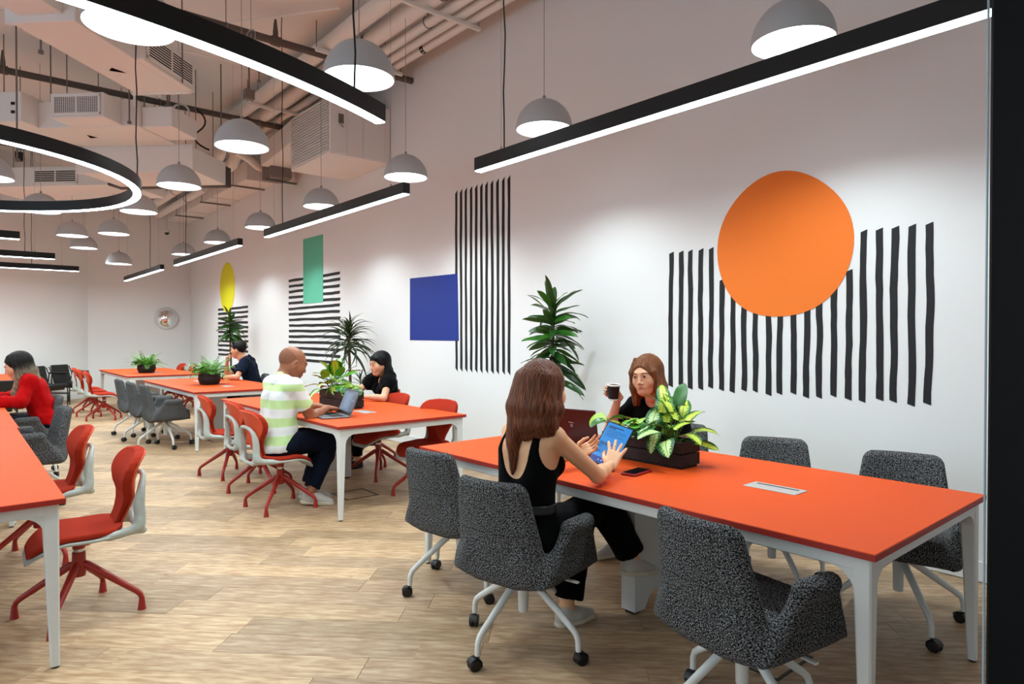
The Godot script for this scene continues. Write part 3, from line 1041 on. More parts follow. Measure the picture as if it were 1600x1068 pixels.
	for q in [[4.955, 5.0, -3.88, 3.94, 4.3], [6.5, 6.54, -3.84, 3.935, 3.965]]:
		g = Geo.new()
		dbox(g, q[0], q[1], -4.48, q[2], q[3], q[4])
		put(t, "flange", g, mats.duct_paint)
	for q in [[5.1, -4.46], [5.1, -3.88], [6.45, -4.46], [6.3, -3.80], [4.2, -4.38]]:
		g = Geo.new()
		hanger(g, ab(q[0], q[1], 3.96), 0.007)
		put(t, "rod", g, mats.steel)
	arrow_sticker(t, ab(5.95, -4.22, 3.9475), -(DA + DB * 0.9).normalized())
	t = thing("fan_coil_unit", "white fan coil box facing the camera with a square mesh grille", "fan coil unit")
	g = Geo.new()
	dbox(g, 7.19, 7.5, -5.94, -5.29, 3.955, 4.24)
	put(t, "outlet_box", g, mats.duct_paint)
	grille(t, ab(7.185, -5.615, 4.1), DB, 0.56, 0.21, 12, 22)
	g = Geo.new()
	dbox(g, 7.5, 8.3, -6.35, -5.1, 3.945, 4.26)
	put(t, "casing", g, mats.duct_paint)
	g = Geo.new()
	dbox(g, 7.6, 8.15, -5.1, -4.72, 3.96, 4.2)
	put(t, "side_box", g, mats.duct_paint)
	g = Geo.new()
	dbox(g, 7.25, 8.2, -6.72, -6.35, 3.95, 4.3)
	put(t, "control_box", g, mats.duct_paint)
	g = Geo.new()
	for y in [4.06, 4.16]: dbox(g, 7.235, 7.255, -6.47, -6.43, y - 0.015, y + 0.015, 0.001)
	put(t, "knockout", g, mats.dark_void)
	for q in [[7.4, -5.9], [7.4, -6.7], [8.2, -5.0], [7.62, -5.08]]:
		g = Geo.new()
		hanger(g, ab(q[0], q[1], 3.96), 0.007)
		put(t, "rod", g, mats.steel)
	arrow_sticker(t, ab(7.85, -5.95, 3.9425), DA)
	t = thing("air_duct", "deep painted duct hanging behind the mesh grille unit", "duct")
	g = Geo.new()
	dbox(g, 8.32, 9.2, -6.5, -4.9, 3.62, 3.94)
	put(t, "duct_section", g, mats.duct_paint)
	g = Geo.new()
	dbox(g, 8.31, 8.34, -6.52, -4.88, 3.6, 3.96)
	put(t, "flange", g, mats.duct_paint)
	for b in [-6.4, -5.0]:
		g = Geo.new()
		hanger(g, ab(8.6, b, 3.9))
		put(t, "rod", g, mats.steel)
	t = thing("air_duct", "dark grey lined duct slung low between the ring pendant and the cross pipes", "duct")
	g = Geo.new()
	dbox(g, 9.25, 9.55, -6.75, -5.0, 3.66, 3.95)
	put(t, "duct_section", g, mat("liner_grey", Color(0.33, 0.31, 0.30), 0.8))
	for b in [-6.6, -5.2]:
		g = Geo.new()
		hanger(g, ab(9.4, b, 3.9))
		put(t, "rod", g, mats.steel)
	# hoses and small boxes among the pipes
	for q in [["white hose looping down beside the long fan coil box", 1.78, 4.55, -8.75, 0.16], ["white hose looping down behind the pale yellow detector", 2.42, 4.5, -9.9, 0.13]]:
		t = thing("drain_hose", q[0], "hose")
		g = Geo.new()
		var hp := arc_pts(v3(q[1], q[2], q[3]), DB, Vector3.UP, q[4], PI, 0.0, 12)
		hp.push_front(v3(hp[0].x, q[2] - 0.4, hp[0].z))
		hp.push_back(v3(hp[13].x, q[2] - 0.3, hp[13].z))
		g.tube(hp, 0.014, 7)
		put(t, "hose_run", g, mats.pipe_paint)
	for q in [["small grey junction box under the dark main", 2.35, 4.6, -10.18], ["small grey junction box beside the thick pipes", 3.05, 4.66, -9.0]]:
		t = thing("junction_box", q[0], "junction box")
		g = Geo.new()
		g.box(v3(q[1], q[2], q[3]), Vector3(0.13, 0.13, 0.08), 0.006)
		put(t, "box_body", g, mat("tank_grey", Color(0.5, 0.46, 0.44), 0.6))
		g = Geo.new()
		g.tube([v3(q[1], q[2] + 0.06, q[3]), v3(q[1], CEIL - 0.004, q[3])], 0.011, 6)
		put(t, "stem", g, mats.steel)
	t = thing("air_duct", "flat painted duct with a slatted grille seen inside the ring pendant", "duct")
	g = Geo.new()
	dbox(g, 9.6, 10.6, -9.2, -6.7, 3.75, 4.05)
	put(t, "duct_section", g, mats.duct_paint)
	grille(t, ab(9.595, -7.85, 3.9), DB, 0.7, 0.2, 7)
	for b in [-8.9, -6.9]:
		g = Geo.new()
		hanger(g, ab(10.0, b, 4.0))
		put(t, "rod", g, mats.steel)
	t = thing("air_duct", "long low duct across the far end under the ceiling", "duct")
	g = Geo.new()
	dbox(g, 11.6, 12.3, -10.6, -8.9, 3.95, 4.35)
	put(t, "duct_section", g, mats.duct_paint)
	for b in [-10.2, -9.2]:
		g = Geo.new()
		hanger(g, ab(11.9, b, 4.3))
		put(t, "rod", g, mats.steel)
	# a few single fittings
	t = thing("ceiling_sensor", "pale yellow bell-shaped detector hanging among the far pipes", "detector")
	g = Geo.new()
	g.lathe([Vector2(0.03, -0.09), Vector2(0.05, -0.03), Vector2(0.11, 0.0), Vector2(0.11, 0.0), Vector2(0.1, 0.03), Vector2(0.02, 0.06)], 18, v3(2.19, 4.34, -9.6))
	put(t, "detector_body", g, mat("detector_cream", Color(0.86, 0.72, 0.48), 0.5))
	g = Geo.new()
	hanger(g, v3(2.19, 4.39, -9.6), 0.012)
	put(t, "stem", g, mats.steel)
	t = thing("hanging_marker", "small green and black marker boxes hung inside the ring pendant", "sign")
	g = Geo.new()
	g.box(v3(0.74, 4.02, -11.03), Vector3(0.09, 0.16, 0.06), 0.004)
	put(t, "green_box", g, green)
	g = Geo.new()
	g.box(v3(0.70, 3.84, -11.03), Vector3(0.09, 0.12, 0.06), 0.004)
	put(t, "black_box", g, mats.castor_black)
	g = Geo.new()
	g.tube([v3(0.72, 3.8, -11.03), v3(0.72, CEIL, -11.03)], 0.006, 6)
	put(t, "rod", g, mats.steel)
	t = thing("security_camera", "small white dome camera on a rod before the far wall", "camera")
	g = Geo.new()
	g.lathe([Vector2(0.07, 0.0), Vector2(0.075, 0.06), Vector2(0.02, 0.08)], 16, v3(3.9, 3.87, -17.2))
	put(t, "housing", g, mats.white_metal)
	g = Geo.new()
	g.ball(v3(3.9, 3.865, -17.2), Vector3(0.05, 0.05, 0.05), 12)
	put(t, "lens_dome", g, mats.castor_black)
	g = Geo.new()
	hanger(g, v3(3.9, 3.94, -17.2), 0.014)
	put(t, "rod", g, mats.white_metal)
	t = thing("sprinkler_drop", "dark sprinkler drop hanging before the diagonal wall", "sprinkler")
	g = Geo.new()
	g.tube([v3(1.95, 4.85, -15.5), v3(1.95, 4.05, -15.5)], 0.022, 8)
	g.lathe([Vector2(0.03, -0.1), Vector2(0.05, -0.08), Vector2(0.03, 0.0), Vector2(0.022, 0.05)], 12, v3(1.95, 4.05, -15.5))
	put(t, "drop_pipe", g, mats.dark_pipe)
	for q in [[0.50, -8.1, 3.15, "long slim rod hanging down inside the ring pendant"], [0.62, -7.2, 3.95, "slim rod hanging left of the long fan coil box"], [1.62, -8.9, 3.95, "slim rod hanging in front of the mesh grille unit, right of its grille"], [0.95, -9.9, 3.95, "slim rod hanging behind the mesh grille unit"], [2.75, -9.2, 4.2, "slim rod hanging between the pale yellow detector and the thick pipes"], [2.9, -8.2, 4.55, "short slim rod hanging above the first dome right of the ring"]]:
		t = thing("ceiling_rod", q[3], "hanger rod", Vector3.ZERO, 0.0, "bare hanger rods")
		g = Geo.new()
		g.tube([v3(q[0], CEIL, q[1]), v3(q[0], q[2], q[1])], 0.009, 6)
		put(t, "rod", g, mats.steel)
		g = Geo.new()
		g.lathe([Vector2(0.0, 0.0), Vector2(0.022, 0.0), Vector2(0.022, 0.0), Vector2(0.022, 0.03), Vector2(0.0, 0.03)], 8, v3(q[0], q[2], q[1]))
		put(t, "nut", g, mats.steel)
	t = thing("flexible_conduit", "loose black flexible conduit hung from the ceiling among the pipes", "cord")
	g = Geo.new()
	var path := []
	for k in 15: path.append(v3(2.62 + 0.10 * sin(k * 0.5) + 0.008 * k, 4.62 - 0.055 * k * (1.0 - 0.02 * k), -9.9 + 0.03 * sin(k * 0.9)))
	g.tube(path, 0.013, 6)
	put(t, "conduit_run", g, mats.black_cord)

# ---------------------------------------------------------------- tables
const TY := 0.74
const TXA := 2.24
const TXB := 3.457
func table(label: String, x0: float, x1: float, z0: float, z1: float, group := "orange-topped tables of the right-hand row") -> Node3D: # z0 nearer the camera
	var w := x1 - x0
	var l := z0 - z1
	var t := thing("work_table", label, "table", Vector3((x0 + x1) / 2, 0, (z0 + z1) / 2), 0.0, group)
	var g := Geo.new()
	g.box(Vector3(0, TY - 0.0125, 0), Vector3(w, 0.025, l), 0.0015)
	var top := put(t, "tabletop", g, mats.table_orange)
	g = Geo.new() # the darker edge band round the top
	for s in [-1, 1]:
		g.box(Vector3(s * w / 2, TY - 0.0135, 0), Vector3(0.003, 0.022, l + 0.002), 0.0005)
		g.box(Vector3(0, TY - 0.0135, s * l / 2), Vector3(w + 0.002, 0.022, 0.003), 0.0005)
	put(top, "edge_band", g, mats.table_edge)
	g = Geo.new()
	var ins := 0.02
	for s in [-1, 1]:
		g.box(Vector3(s * (w / 2 - ins - 0.02), TY - 0.05, 0), Vector3(0.038, 0.048, l - 2 * ins - 0.06), 0.004)
		g.box(Vector3(0, TY - 0.05, s * (l / 2 - ins - 0.02)), Vector3(w - 2 * ins - 0.06, 0.048, 0.038), 0.004)
	g.box(Vector3(0, TY - 0.032, 0), Vector3(w * 0.5, 0.012, l - 0.1), 0.002)
	put(t, "frame", g, mats.white_metal)
	for sx in [-1, 1]:
		for sz in [-1, 1]:
			g = Geo.new()
			var c := Vector3(sx * (w / 2 - ins), 0, sz * (l / 2 - ins)) # outer corner
			var rows := []
			for q in [[TY - 0.027, 0.062], [TY - 0.12, 0.058], [0.3, 0.045], [0.012, 0.034]]:
				var e: float = q[1]
				var b := 0.006
				var row := []
				for p in [[0, b], [0, e - b], [b, e], [e - b, e], [e, e - b], [e, b], [e - b, 0], [b, 0]]:
					row.append(c + Vector3(-sx * p[0], q[0], -sz * p[1]))
				rows.append(row)
			for r in 3:
				for k in 8:
					var k2 := (k + 1) % 8
					var mid: Vector3 = c + Vector3(-sx * 0.025, (rows[r][0].y + rows[r + 1][0].y) / 2, -sz * 0.025)
					g.out_quad(rows[r][k], rows[r][k2], rows[r + 1][k2], rows[r + 1][k], mid)
			# curved gussets into both rails
			for ax in 2:
				var poly := PackedVector2Array()
				var R := 0.085
				poly.append(Vector2(0.045, TY - 0.028)); 
				poly.append(Vector2(0.05 + R, TY - 0.028))
				poly.append(Vector2(0.05 + R, TY - 0.072))
				for k in 9:
					var a := PI / 2 + (PI / 2) * k / 8.0
					poly.append(Vector2(0.053 + R + R * cos(a), TY - 0.072 - R + R * sin(a)))
				poly.append(Vector2(0.045, TY - 0.072 - R))
				var xf := Transform3D(Basis(Vector3(-sx, 0, 0), Vector3.UP, Vector3(0, 0, -sz)), c + Vector3(0, 0, -sz * 0.003)) if ax == 0 else Transform3D(Basis(Vector3(0, 0, -sz), Vector3.UP, Vector3(-sx, 0, 0)), c + Vector3(-sx * 0.003, 0, 0))
				if xf.basis.determinant() > 0: g.extrude(poly, 0.036, xf)
				else:
					var fl := PackedVector2Array()
					for p in poly: fl.append(p)
					g.extrude(fl, 0.036, Transform3D(Basis(xf.basis.x, xf.basis.y, -xf.basis.z), xf.origin + xf.basis.z * 0.036))
			var leg := put(t, "leg", g, mats.white_metal)
			g = Geo.new()
			g.lathe([Vector2(0.014, 0.0), Vector2(0.014, 0.013)], 12, c + Vector3(-sx * 0.017, 0, -sz * 0.017))
			put(leg, "foot", g, mats.castor_black)
	# cable pedestal under the middle
	g = Geo.new()
	var poly := PackedVector2Array([Vector2(-0.2, 0.02), Vector2(-0.12, 0.02), Vector2(-0.09, 0.07), Vector2(-0.05, 0.1), Vector2(0.05, 0.1), Vector2(0.09, 0.07), Vector2(0.12, 0.02), Vector2(0.2, 0.02), Vector2(0.2, TY - 0.07), Vector2(-0.2, TY - 0.07)])
	g.extrude(poly, 0.09, Transform3D(Basis.IDENTITY, Vector3(0, 0, -0.045)))
	var ped := put(t, "pedestal", g, mats.pedestal_white)
	g = Geo.new()
	for s in [-1, 1]: g.box(Vector3(s * 0.165, 0.011, 0), Vector3(0.05, 0.02, 0.06), 0.003)
	put(ped, "foot", g, mats.castor_black)
	for s in [-1, 1]: # cable flaps
		g = Geo.new()
		g.box(Vector3(0.012, TY + 0.0015, s * 0.68), Vector3(0.118, 0.004, 0.25), 0.0012)
		var fl := put(t, "cable_flap", g, mat("flap_silver", Color(0.74, 0.74, 0.73), 0.35, 0.3))
		g = Geo.new()
		g.box(Vector3(0.04, TY + 0.0035, s * 0.68), Vector3(0.012, 0.002, 0.2), 0.0)
		put(fl, "slot", g, mats.castor_black)
	return t
func tables() -> void:
	table("nearest orange table with white legs, a black planter and two women", TXA, TXB, -0.834, -3.52)
	table("orange table with white legs where the bald man types on a laptop", TXA, TXB, -4.673, -7.544)
	table("orange table with the round fern pot where the man in navy leans", TXA + 0.01, TXB, -8.633, -11.461)
	table("farthest orange table of the right-hand row, with a round fern pot", TXA + 0.02, TXB, -12.706, -15.541)
	table("orange table cut by the left edge, nearest of the left-hand row", -0.85, 0.367, -3.40, -6.2, "orange-topped tables of the left-hand row")
	table("orange table at the left where the woman in red sits", -0.835, 0.382, -6.205, -9.0, "orange-topped tables of the left-hand row")
	table("orange table mostly hidden behind the woman in red", -0.19, 1.02, -12.1, -14.9, "orange-topped tables of the left-hand row")

# ---------------------------------------------------------------- chairs
func make_boucle(label: String, at: Vector3, turn: float, base_turn: float) -> Node3D:
	var t := thing("armchair", label, "chair", at, turn, "grey boucle swivel armchairs")
	var f := Field.new(v3(-0.36, 0.31, -0.38), v3(0.36, 0.88, 0.34), 0.0085)
	f.rbox(v3(0, 0.415, 0.02), v3(0.225, 0.05, 0.235), 0.045, 0.02)
	f.rbox(v3(0, 0.40, -0.03), v3(0.20, 0.045, 0.2), 0.044, 0.04)
	var tilt := Basis(Vector3.RIGHT, -0.16)
	f.shape(v3(-0.245, 0.38, -0.34), v3(0.245, 0.83, -0.10), func(p: Vector3) -> float:
		var w := 0.236 - 0.052 * clampf((p.y - 0.45) / 0.35, 0.0, 1.0)
		return slab(rr(Vector2(p.x, p.y), Vector2(0, 0.61), Vector2(w, 0.205), 0.045), p.z + 0.215 + 0.16 * (p.y - 0.45) - 1.15 * p.x * p.x, 0.032, 0.03) * 0.9, 0.03)
	for s in [-1.0, 1.0]:
		f.cone(v3(s * 0.165, 0.42, -0.165), v3(s * 0.14, 0.47, -0.205), 0.055, 0.04, 0.05)
		f.cone(v3(s * 0.20, 0.425, -0.12), v3(s * 0.215, 0.43, 0.14), 0.06, 0.05, 0.04)
		f.shape(v3(-0.33 if s < 0 else 0.19, 0.35, -0.22), v3(-0.19 if s < 0 else 0.33, 0.64, 0.26), func(p: Vector3) -> float:
			var up := p.y - 0.40
			var d2 := maxf(maxf(p.y - 0.618, 0.37 - p.y), maxf((p.z - 0.235 + 0.48 * up) * 0.9, (-p.z - 0.185 + 0.62 * up) * 0.85))
			return slab(d2, p.x * s - 0.243 - 0.13 * up, 0.03, 0.028) * 0.95, 0.045)
		f.cone(v3(s * 0.276, 0.602, -0.03), v3(s * 0.278, 0.60, 0.105), 0.034, 0.036, 0.025)
	f.cone(v3(-0.09, 0.39, -0.17), v3(0.09, 0.39, -0.17), 0.05, 0.05, 0.05)
	var g := Geo.new()
	f.into(g)
	put(t, "upholstery", g, mats.boucle)
	f = Field.new(v3(-0.24, 0.42, -0.22), v3(0.24, 0.52, 0.29), 0.009)
	f.rbox(v3(0, 0.462, 0.035), v3(0.205, 0.025, 0.215), 0.024, 0.01)
	g = Geo.new()
	f.into(g)
	put(t, "seat_cushion", g, mats.boucle)
	g = Geo.new()
	g.box(v3(0, 0.365, -0.01), v3(0.2, 0.018, 0.16), 0.004)
	g.tube([v3(-0.1, 0.362, 0.02), v3(-0.23, 0.345, 0.03)], 0.006, 6)
	g.box(v3(-0.25, 0.343, 0.03), v3(0.07, 0.008, 0.022), 0.003)
	put(t, "tilt_lever", g, mats.white_metal)
	g = Geo.new()
	g.lathe([Vector2(0.018, 0.34), Vector2(0.018, 0.375)], 14)
	put(t, "gas_spring", g, mats.castor_black)
	# swivel base: four sloping tubes that turn down into castors
	g = Geo.new()
	g.lathe([Vector2(0.0, 0.155), Vector2(0.021, 0.155), Vector2(0.021, 0.155), Vector2(0.023, 0.16), Vector2(0.026, 0.29), Vector2(0.034, 0.31), Vector2(0.034, 0.338), Vector2(0.028, 0.345), Vector2(0.0, 0.345)], 18)
	var base := put(t, "base", g, mats.white_metal)
	base.rotation.y = base_turn
	for k in 4:
		var a := TAU * k / 4
		var d := v3(sin(a), 0, cos(a))
		g = Geo.new()
		g.tube([v3(0, 0.325, 0) + d * 0.012, v3(0, 0.32, 0) + d * 0.04, v3(0, 0.155, 0) + d * 0.275, v3(0, 0.135, 0) + d * 0.298, v3(0, 0.11, 0) + d * 0.309, v3(0, 0.062, 0) + d * 0.312], [0.016, 0.0185, 0.0145, 0.014, 0.0135, 0.0125], 12)
		put(base, "leg", g, mats.white_metal)
		g = Geo.new()
		var roll: float = a + [0.6, 2.1, -0.4, 1.2][k]
		var ax := v3(cos(roll), 0, -sin(roll))
		var c := v3(0, 0.0275, 0) + d * 0.312 + ax.cross(Vector3.UP) * 0.014
		for s in [-1, 1]:
			var p0: Vector3 = c + ax * (s * 0.004)
			var p1: Vector3 = c + ax * (s * 0.022)
			g.tube([p0, c + ax * (s * 0.006), c + ax * (s * 0.018), p1], [0.024, 0.0275, 0.0275, 0.021], 18)
		for s in 9: # hood over the wheels
			var b0 := -0.5 + 3.4 * s / 9.0
			var b1 := -0.5 + 3.4 * (s + 1) / 9.0
			var w := ax.cross(Vector3.UP)
			var q0 := c + (w * -cos(b0) + Vector3.UP * sin(b0)) * 0.0305
			var q1 := c + (w * -cos(b1) + Vector3.UP * sin(b1)) * 0.0305
			g.out_quad(q0 - ax * 0.02, q0 + ax * 0.02, q1 + ax * 0.02, q1 - ax * 0.02, c)
		g.tube([c, v3(0, 0.066, 0) + d * 0.312], 0.009, 8)
		put(base, "castor", g, mats.castor_black)
	return t
func place(o: Node3D, label: String, x: float, z: float, turn_deg: float, base_deg: float) -> void:
	var r := dup(o, label, v3(x, 0, z), deg_to_rad(turn_deg))
	var b: Node3D = r.get_node("base")
	b.rotation.y = deg_to_rad(base_deg)

func rr(q: Vector2, c: Vector2, h: Vector2, r: float) -> float: # rounded rectangle
	var e := (q - c).abs() - (h - Vector2(r, r))
	return e.max(Vector2.ZERO).length() + minf(maxf(e.x, e.y), 0.0) - r
func seat_y(x: float, z: float) -> float:
	return 0.452 - 0.085 * pow(maxf(z - 0.03, 0.0) / 0.19, 2.2) + 0.05 * x * x - 0.012 * cos(clampf((z + 0.02) * 9.0, -1.5, 1.5)) + 0.35 * pow(maxf(-z - 0.13, 0.0), 2.0) * 3.0
func back_z(x: float, y: float) -> float:
	return -0.168 - 0.235 * (y - 0.45) - 0.026 * sin(clampf((y - 0.45) / 0.2, 0.0, 1.0) * PI * 0.5) + 0.022 * sin(clampf((y - 0.60) / 0.22, 0.0, 1.0) * PI) + 0.75 * x * x
func back_d(x: float, y: float, gr: float) -> float:
	var ys := [0.40, 0.50, 0.56, 0.61, 0.66, 0.71, 0.75, 0.785, 0.81, 0.826, 0.836]
	var ws := [0.085, 0.098, 0.122, 0.152, 0.184, 0.208, 0.212, 0.200, 0.175, 0.138, 0.06]
	var w := 0.0
	for k in 10:
		if y >= ys[k] and y <= ys[k + 1]: w = lerpf(ws[k], ws[k + 1], smoothstep(0.0, 1.0, (y - ys[k]) / (ys[k + 1] - ys[k])) * 0.35 + 0.65 * (y - ys[k]) / (ys[k + 1] - ys[k]))
	if y > 0.836: w = 0.06 - (y - 0.836) * 3.0
	if y < 0.43: w -= (0.43 - y) * 1.2
	return maxf((absf(x) - w - gr) * 0.8, y - 0.836 - gr)
func slab(d2: float, dn: float, hn: float, r: float) -> float:
	var e := Vector2(d2 + r, absf(dn) - hn + r)
	return e.max(Vector2.ZERO).length() + minf(maxf(e.x, e.y), 0.0) - r
func make_shell_chair(label: String, at: Vector3, turn: float, base_turn: float) -> Node3D:
	var t := thing("task_chair", label, "chair", at, turn, "red shell chairs on four-star bases")
	var lo := v3(-0.26, 0.30, -0.33)
	var f := Field.new(v3(-0.25, 0.34, -0.22), v3(0.25, 0.5, 0.27), 0.008)
	f.shape(v3(-0.22, 0.36, -0.2), v3(0.22, 0.48, 0.24), func(p: Vector3) -> float: return slab(rr(Vector2(p.x, p.z), Vector2(0, 0.02), Vector2(0.208, 0.205), 0.12), p.y - seat_y(p.x, p.z), 0.016, 0.014) * 0.85)
	var g := Geo.new()
	f.into(g)
	put(t, "seat", g, mats.pad_red)
	f = Field.new(v3(-0.26, 0.32, -0.25), v3(0.26, 0.48, 0.28), 0.008)
	f.shape(v3(-0.23, 0.33, -0.21), v3(0.23, 0.46, 0.25), func(p: Vector3) -> float: return slab(rr(Vector2(p.x, p.z), Vector2(0, 0.022), Vector2(0.215, 0.212), 0.12), p.y - seat_y(p.x, p.z) + 0.024, 0.009, 0.008) * 0.85)
	g = Geo.new()
	f.into(g)
	put(t, "seat_shell", g, mats.pad_white)
	f = Field.new(v3(-0.25, 0.40, -0.35), v3(0.25, 0.85, -0.08), 0.008)
	f.shape(v3(-0.23, 0.42, -0.33), v3(0.23, 0.84, -0.10), func(p: Vector3) -> float: return slab(back_d(p.x, p.y, 0.0), p.z - back_z(p.x, p.y) - 0.010, 0.013 + 0.012 * smoothstep(0.5, 0.66, p.y), 0.012) * 0.85)
	g = Geo.new()
	f.into(g)
	put(t, "backrest", g, mats.pad_red)
	f = Field.new(v3(-0.25, 0.40, -0.37), v3(0.25, 0.85, -0.10), 0.008)
	f.shape(v3(-0.23, 0.42, -0.35), v3(0.23, 0.84, -0.12), func(p: Vector3) -> float: return slab(back_d(p.x, p.y, -0.004), p.z - back_z(p.x, p.y) + 0.012, 0.009, 0.008) * 0.85)
	g = Geo.new()
	f.into(g)
	put(t, "back_shell", g, mats.shell_orange)
	# white loop that carries the back
	f = Field.new(v3(-0.26, 0.37, -0.36), v3(0.26, 0.74, 0.2), 0.0085)
	var cv := Curve3D.new()
	var kp := [v3(0.0, 0.70, -0.288), v3(0.09, 0.69, -0.28), v3(0.142, 0.645, -0.262), v3(0.154, 0.57, -0.246), v3(0.159, 0.50, -0.246), v3(0.168, 0.446, -0.232), v3(0.187, 0.424, -0.11), v3(0.18, 0.414, 0.08)]
	for k in kp.size():
		var tan: Vector3 = (kp[mini(k + 1, 7)] - kp[maxi(k - 1, 0)]) * 0.16
		cv.add_point(kp[k], -tan, tan)
	cv.bake_interval = 0.02
	var pts := cv.get_baked_points()
	for s in [-1.0, 1.0]:
		for k in pts.size() - 1:
			var q := float(k) / pts.size()
			var wd := 0.0135 + 0.0085 * sin(clampf((q - 0.1) / 0.75, 0.0, 1.0) * PI) - 0.004 * q
			var a: Vector3 = pts[k] * v3(s, 1, 1)
			var b: Vector3 = pts[k + 1] * v3(s, 1, 1)
			f.cone(a, b, wd, wd, 0.004)
			if q > 0.15 and q < 0.7:
				var dp := v3(0, -0.004, -0.018) * sin((q - 0.15) / 0.55 * PI)
				f.cone(a + dp, b + dp, wd * 0.85, wd * 0.85, 0.004)
		f.cone(v3(s * 0.168, 0.45, -0.235), v3(s * 0.13, 0.418, -0.272), 0.016, 0.012, 0.02)
		f.cone(v3(s * 0.13, 0.418, -0.272), v3(s * 0.17, 0.416, -0.12), 0.012, 0.012, 0.03)
		f.cone(v3(s * 0.160, 0.475, -0.248), v3(s * 0.105, 0.416, -0.262), 0.018, 0.015, 0.02)
		f.cone(v3(s * 0.105, 0.416, -0.262), v3(0, 0.408, -0.268), 0.015, 0.015, 0.01)
	g = Geo.new()
	f.into(g)
	put(t, "frame", g, mats.pad_white)
	# red base
	g = Geo.new()
	g.lathe([Vector2(0.0, 0.20), Vector2(0.030, 0.20), Vector2(0.030, 0.20), Vector2(0.036, 0.25), Vector2(0.031, 0.285), Vector2(0.030, 0.325), Vector2(0.030, 0.325), Vector2(0.0, 0.325)], 18)
	var base := put(t, "base", g, mats.chair_red)
	base.rotation.y = base_turn
	g = Geo.new()
	g.lathe([Vector2(0.024, 0.32), Vector2(0.024, 0.345)], 16)
	put(base, "collar", g, mats.chrome)
	g = Geo.new()
	g.lathe([Vector2(0.028, 0.342), Vector2(0.032, 0.385), Vector2(0.032, 0.385), Vector2(0.11, 0.388), Vector2(0.115, 0.394), Vector2(0.11, 0.40), Vector2(0.0, 0.40)], 22)
	put(base, "seat_plate", g, mats.chair_red)
	for k in 4:
		var a := TAU * k / 4
		var d := v3(sin(a), 0, cos(a))
		g = Geo.new()
		g.tube([v3(0, 0.262, 0) + d * 0.012, v3(0, 0.255, 0) + d * 0.04, v3(0, 0.10, 0) + d * 0.272, v3(0, 0.083, 0) + d * 0.289, v3(0, 0.063, 0) + d * 0.296], [0.02, 0.0205, 0.0145, 0.0135, 0.0125], 12)
		put(base, "leg", g, mats.chair_red)
		g = Geo.new()
		g.lathe([Vector2(0.0, 0.0), Vector2(0.021, 0.0), Vector2(0.021, 0.004), Vector2(0.021, 0.004), Vector2(0.0195, 0.008), Vector2(0.0125, 0.068)], 14, d * 0.2965)
		put(base, "foot", g, mats.chair_red)
	return t

func make_black_chair(label: String, at: Vector3, turn: float) -> Node3D:
	var t := thing("visitor_armchair", label, "chair", at, turn, "black visitor armchairs by the diagonal wall")
	var m := mat("black_seat", Color(0.022, 0.022, 0.025), 0.55)
	var f := Field.new(v3(-0.28, 0.34, -0.34), v3(0.28, 0.86, 0.28), 0.012)
	f.rbox(v3(0, 0.43, 0.02), v3(0.225, 0.028, 0.22), 0.026, 0.02)
	f.rbox(v3(0, 0.63, -0.25), v3(0.215, 0.19, 0.018), 0.017, 0.03, false, Basis(Vector3.RIGHT, -0.22))
	f.cone(v3(-0.2, 0.43, 0.19), v3(0.2, 0.43, 0.19), 0.03, 0.03, 0.03)
	f.rbox(v3(0, 0.395, 0.12), v3(0.2, 0.06, 0.09), 0.03, 0.03)
	var g := Geo.new()
	f.into(g)
	put(t, "seat_shell", g, m)
	for s in [-1, 1]:
		g = Geo.new()
		g.tube([v3(s * 0.255, 0.0, 0.2), v3(s * 0.255, 0.3, 0.2), v3(s * 0.255, 0.63, 0.19), v3(s * 0.255, 0.65, 0.17), v3(s * 0.255, 0.655, 0.0), v3(s * 0.25, 0.66, -0.24), v3(s * 0.245, 0.78, -0.29)], 0.011, 8)
		put(t, "arm_frame", g, mats.castor_black)
		g = Geo.new()
		g.tube([v3(s * 0.25, 0.66, -0.22), v3(s * 0.235, 0.4, -0.25), v3(s * 0.235, 0.0, -0.3)], 0.011, 8)
		put(t, "rear_leg", g, mats.castor_black)
		g = Geo.new()
		g.box(v3(s * 0.255, 0.672, -0.02), v3(0.05, 0.022, 0.4), 0.008)
		put(t, "armrest", g, m)
		g = Geo.new()
		g.tube([v3(s * 0.255, 0.25, 0.2), v3(s * 0.236, 0.25, -0.27)], 0.009, 8)
		put(t, "stretcher", g, mats.castor_black)
	return t

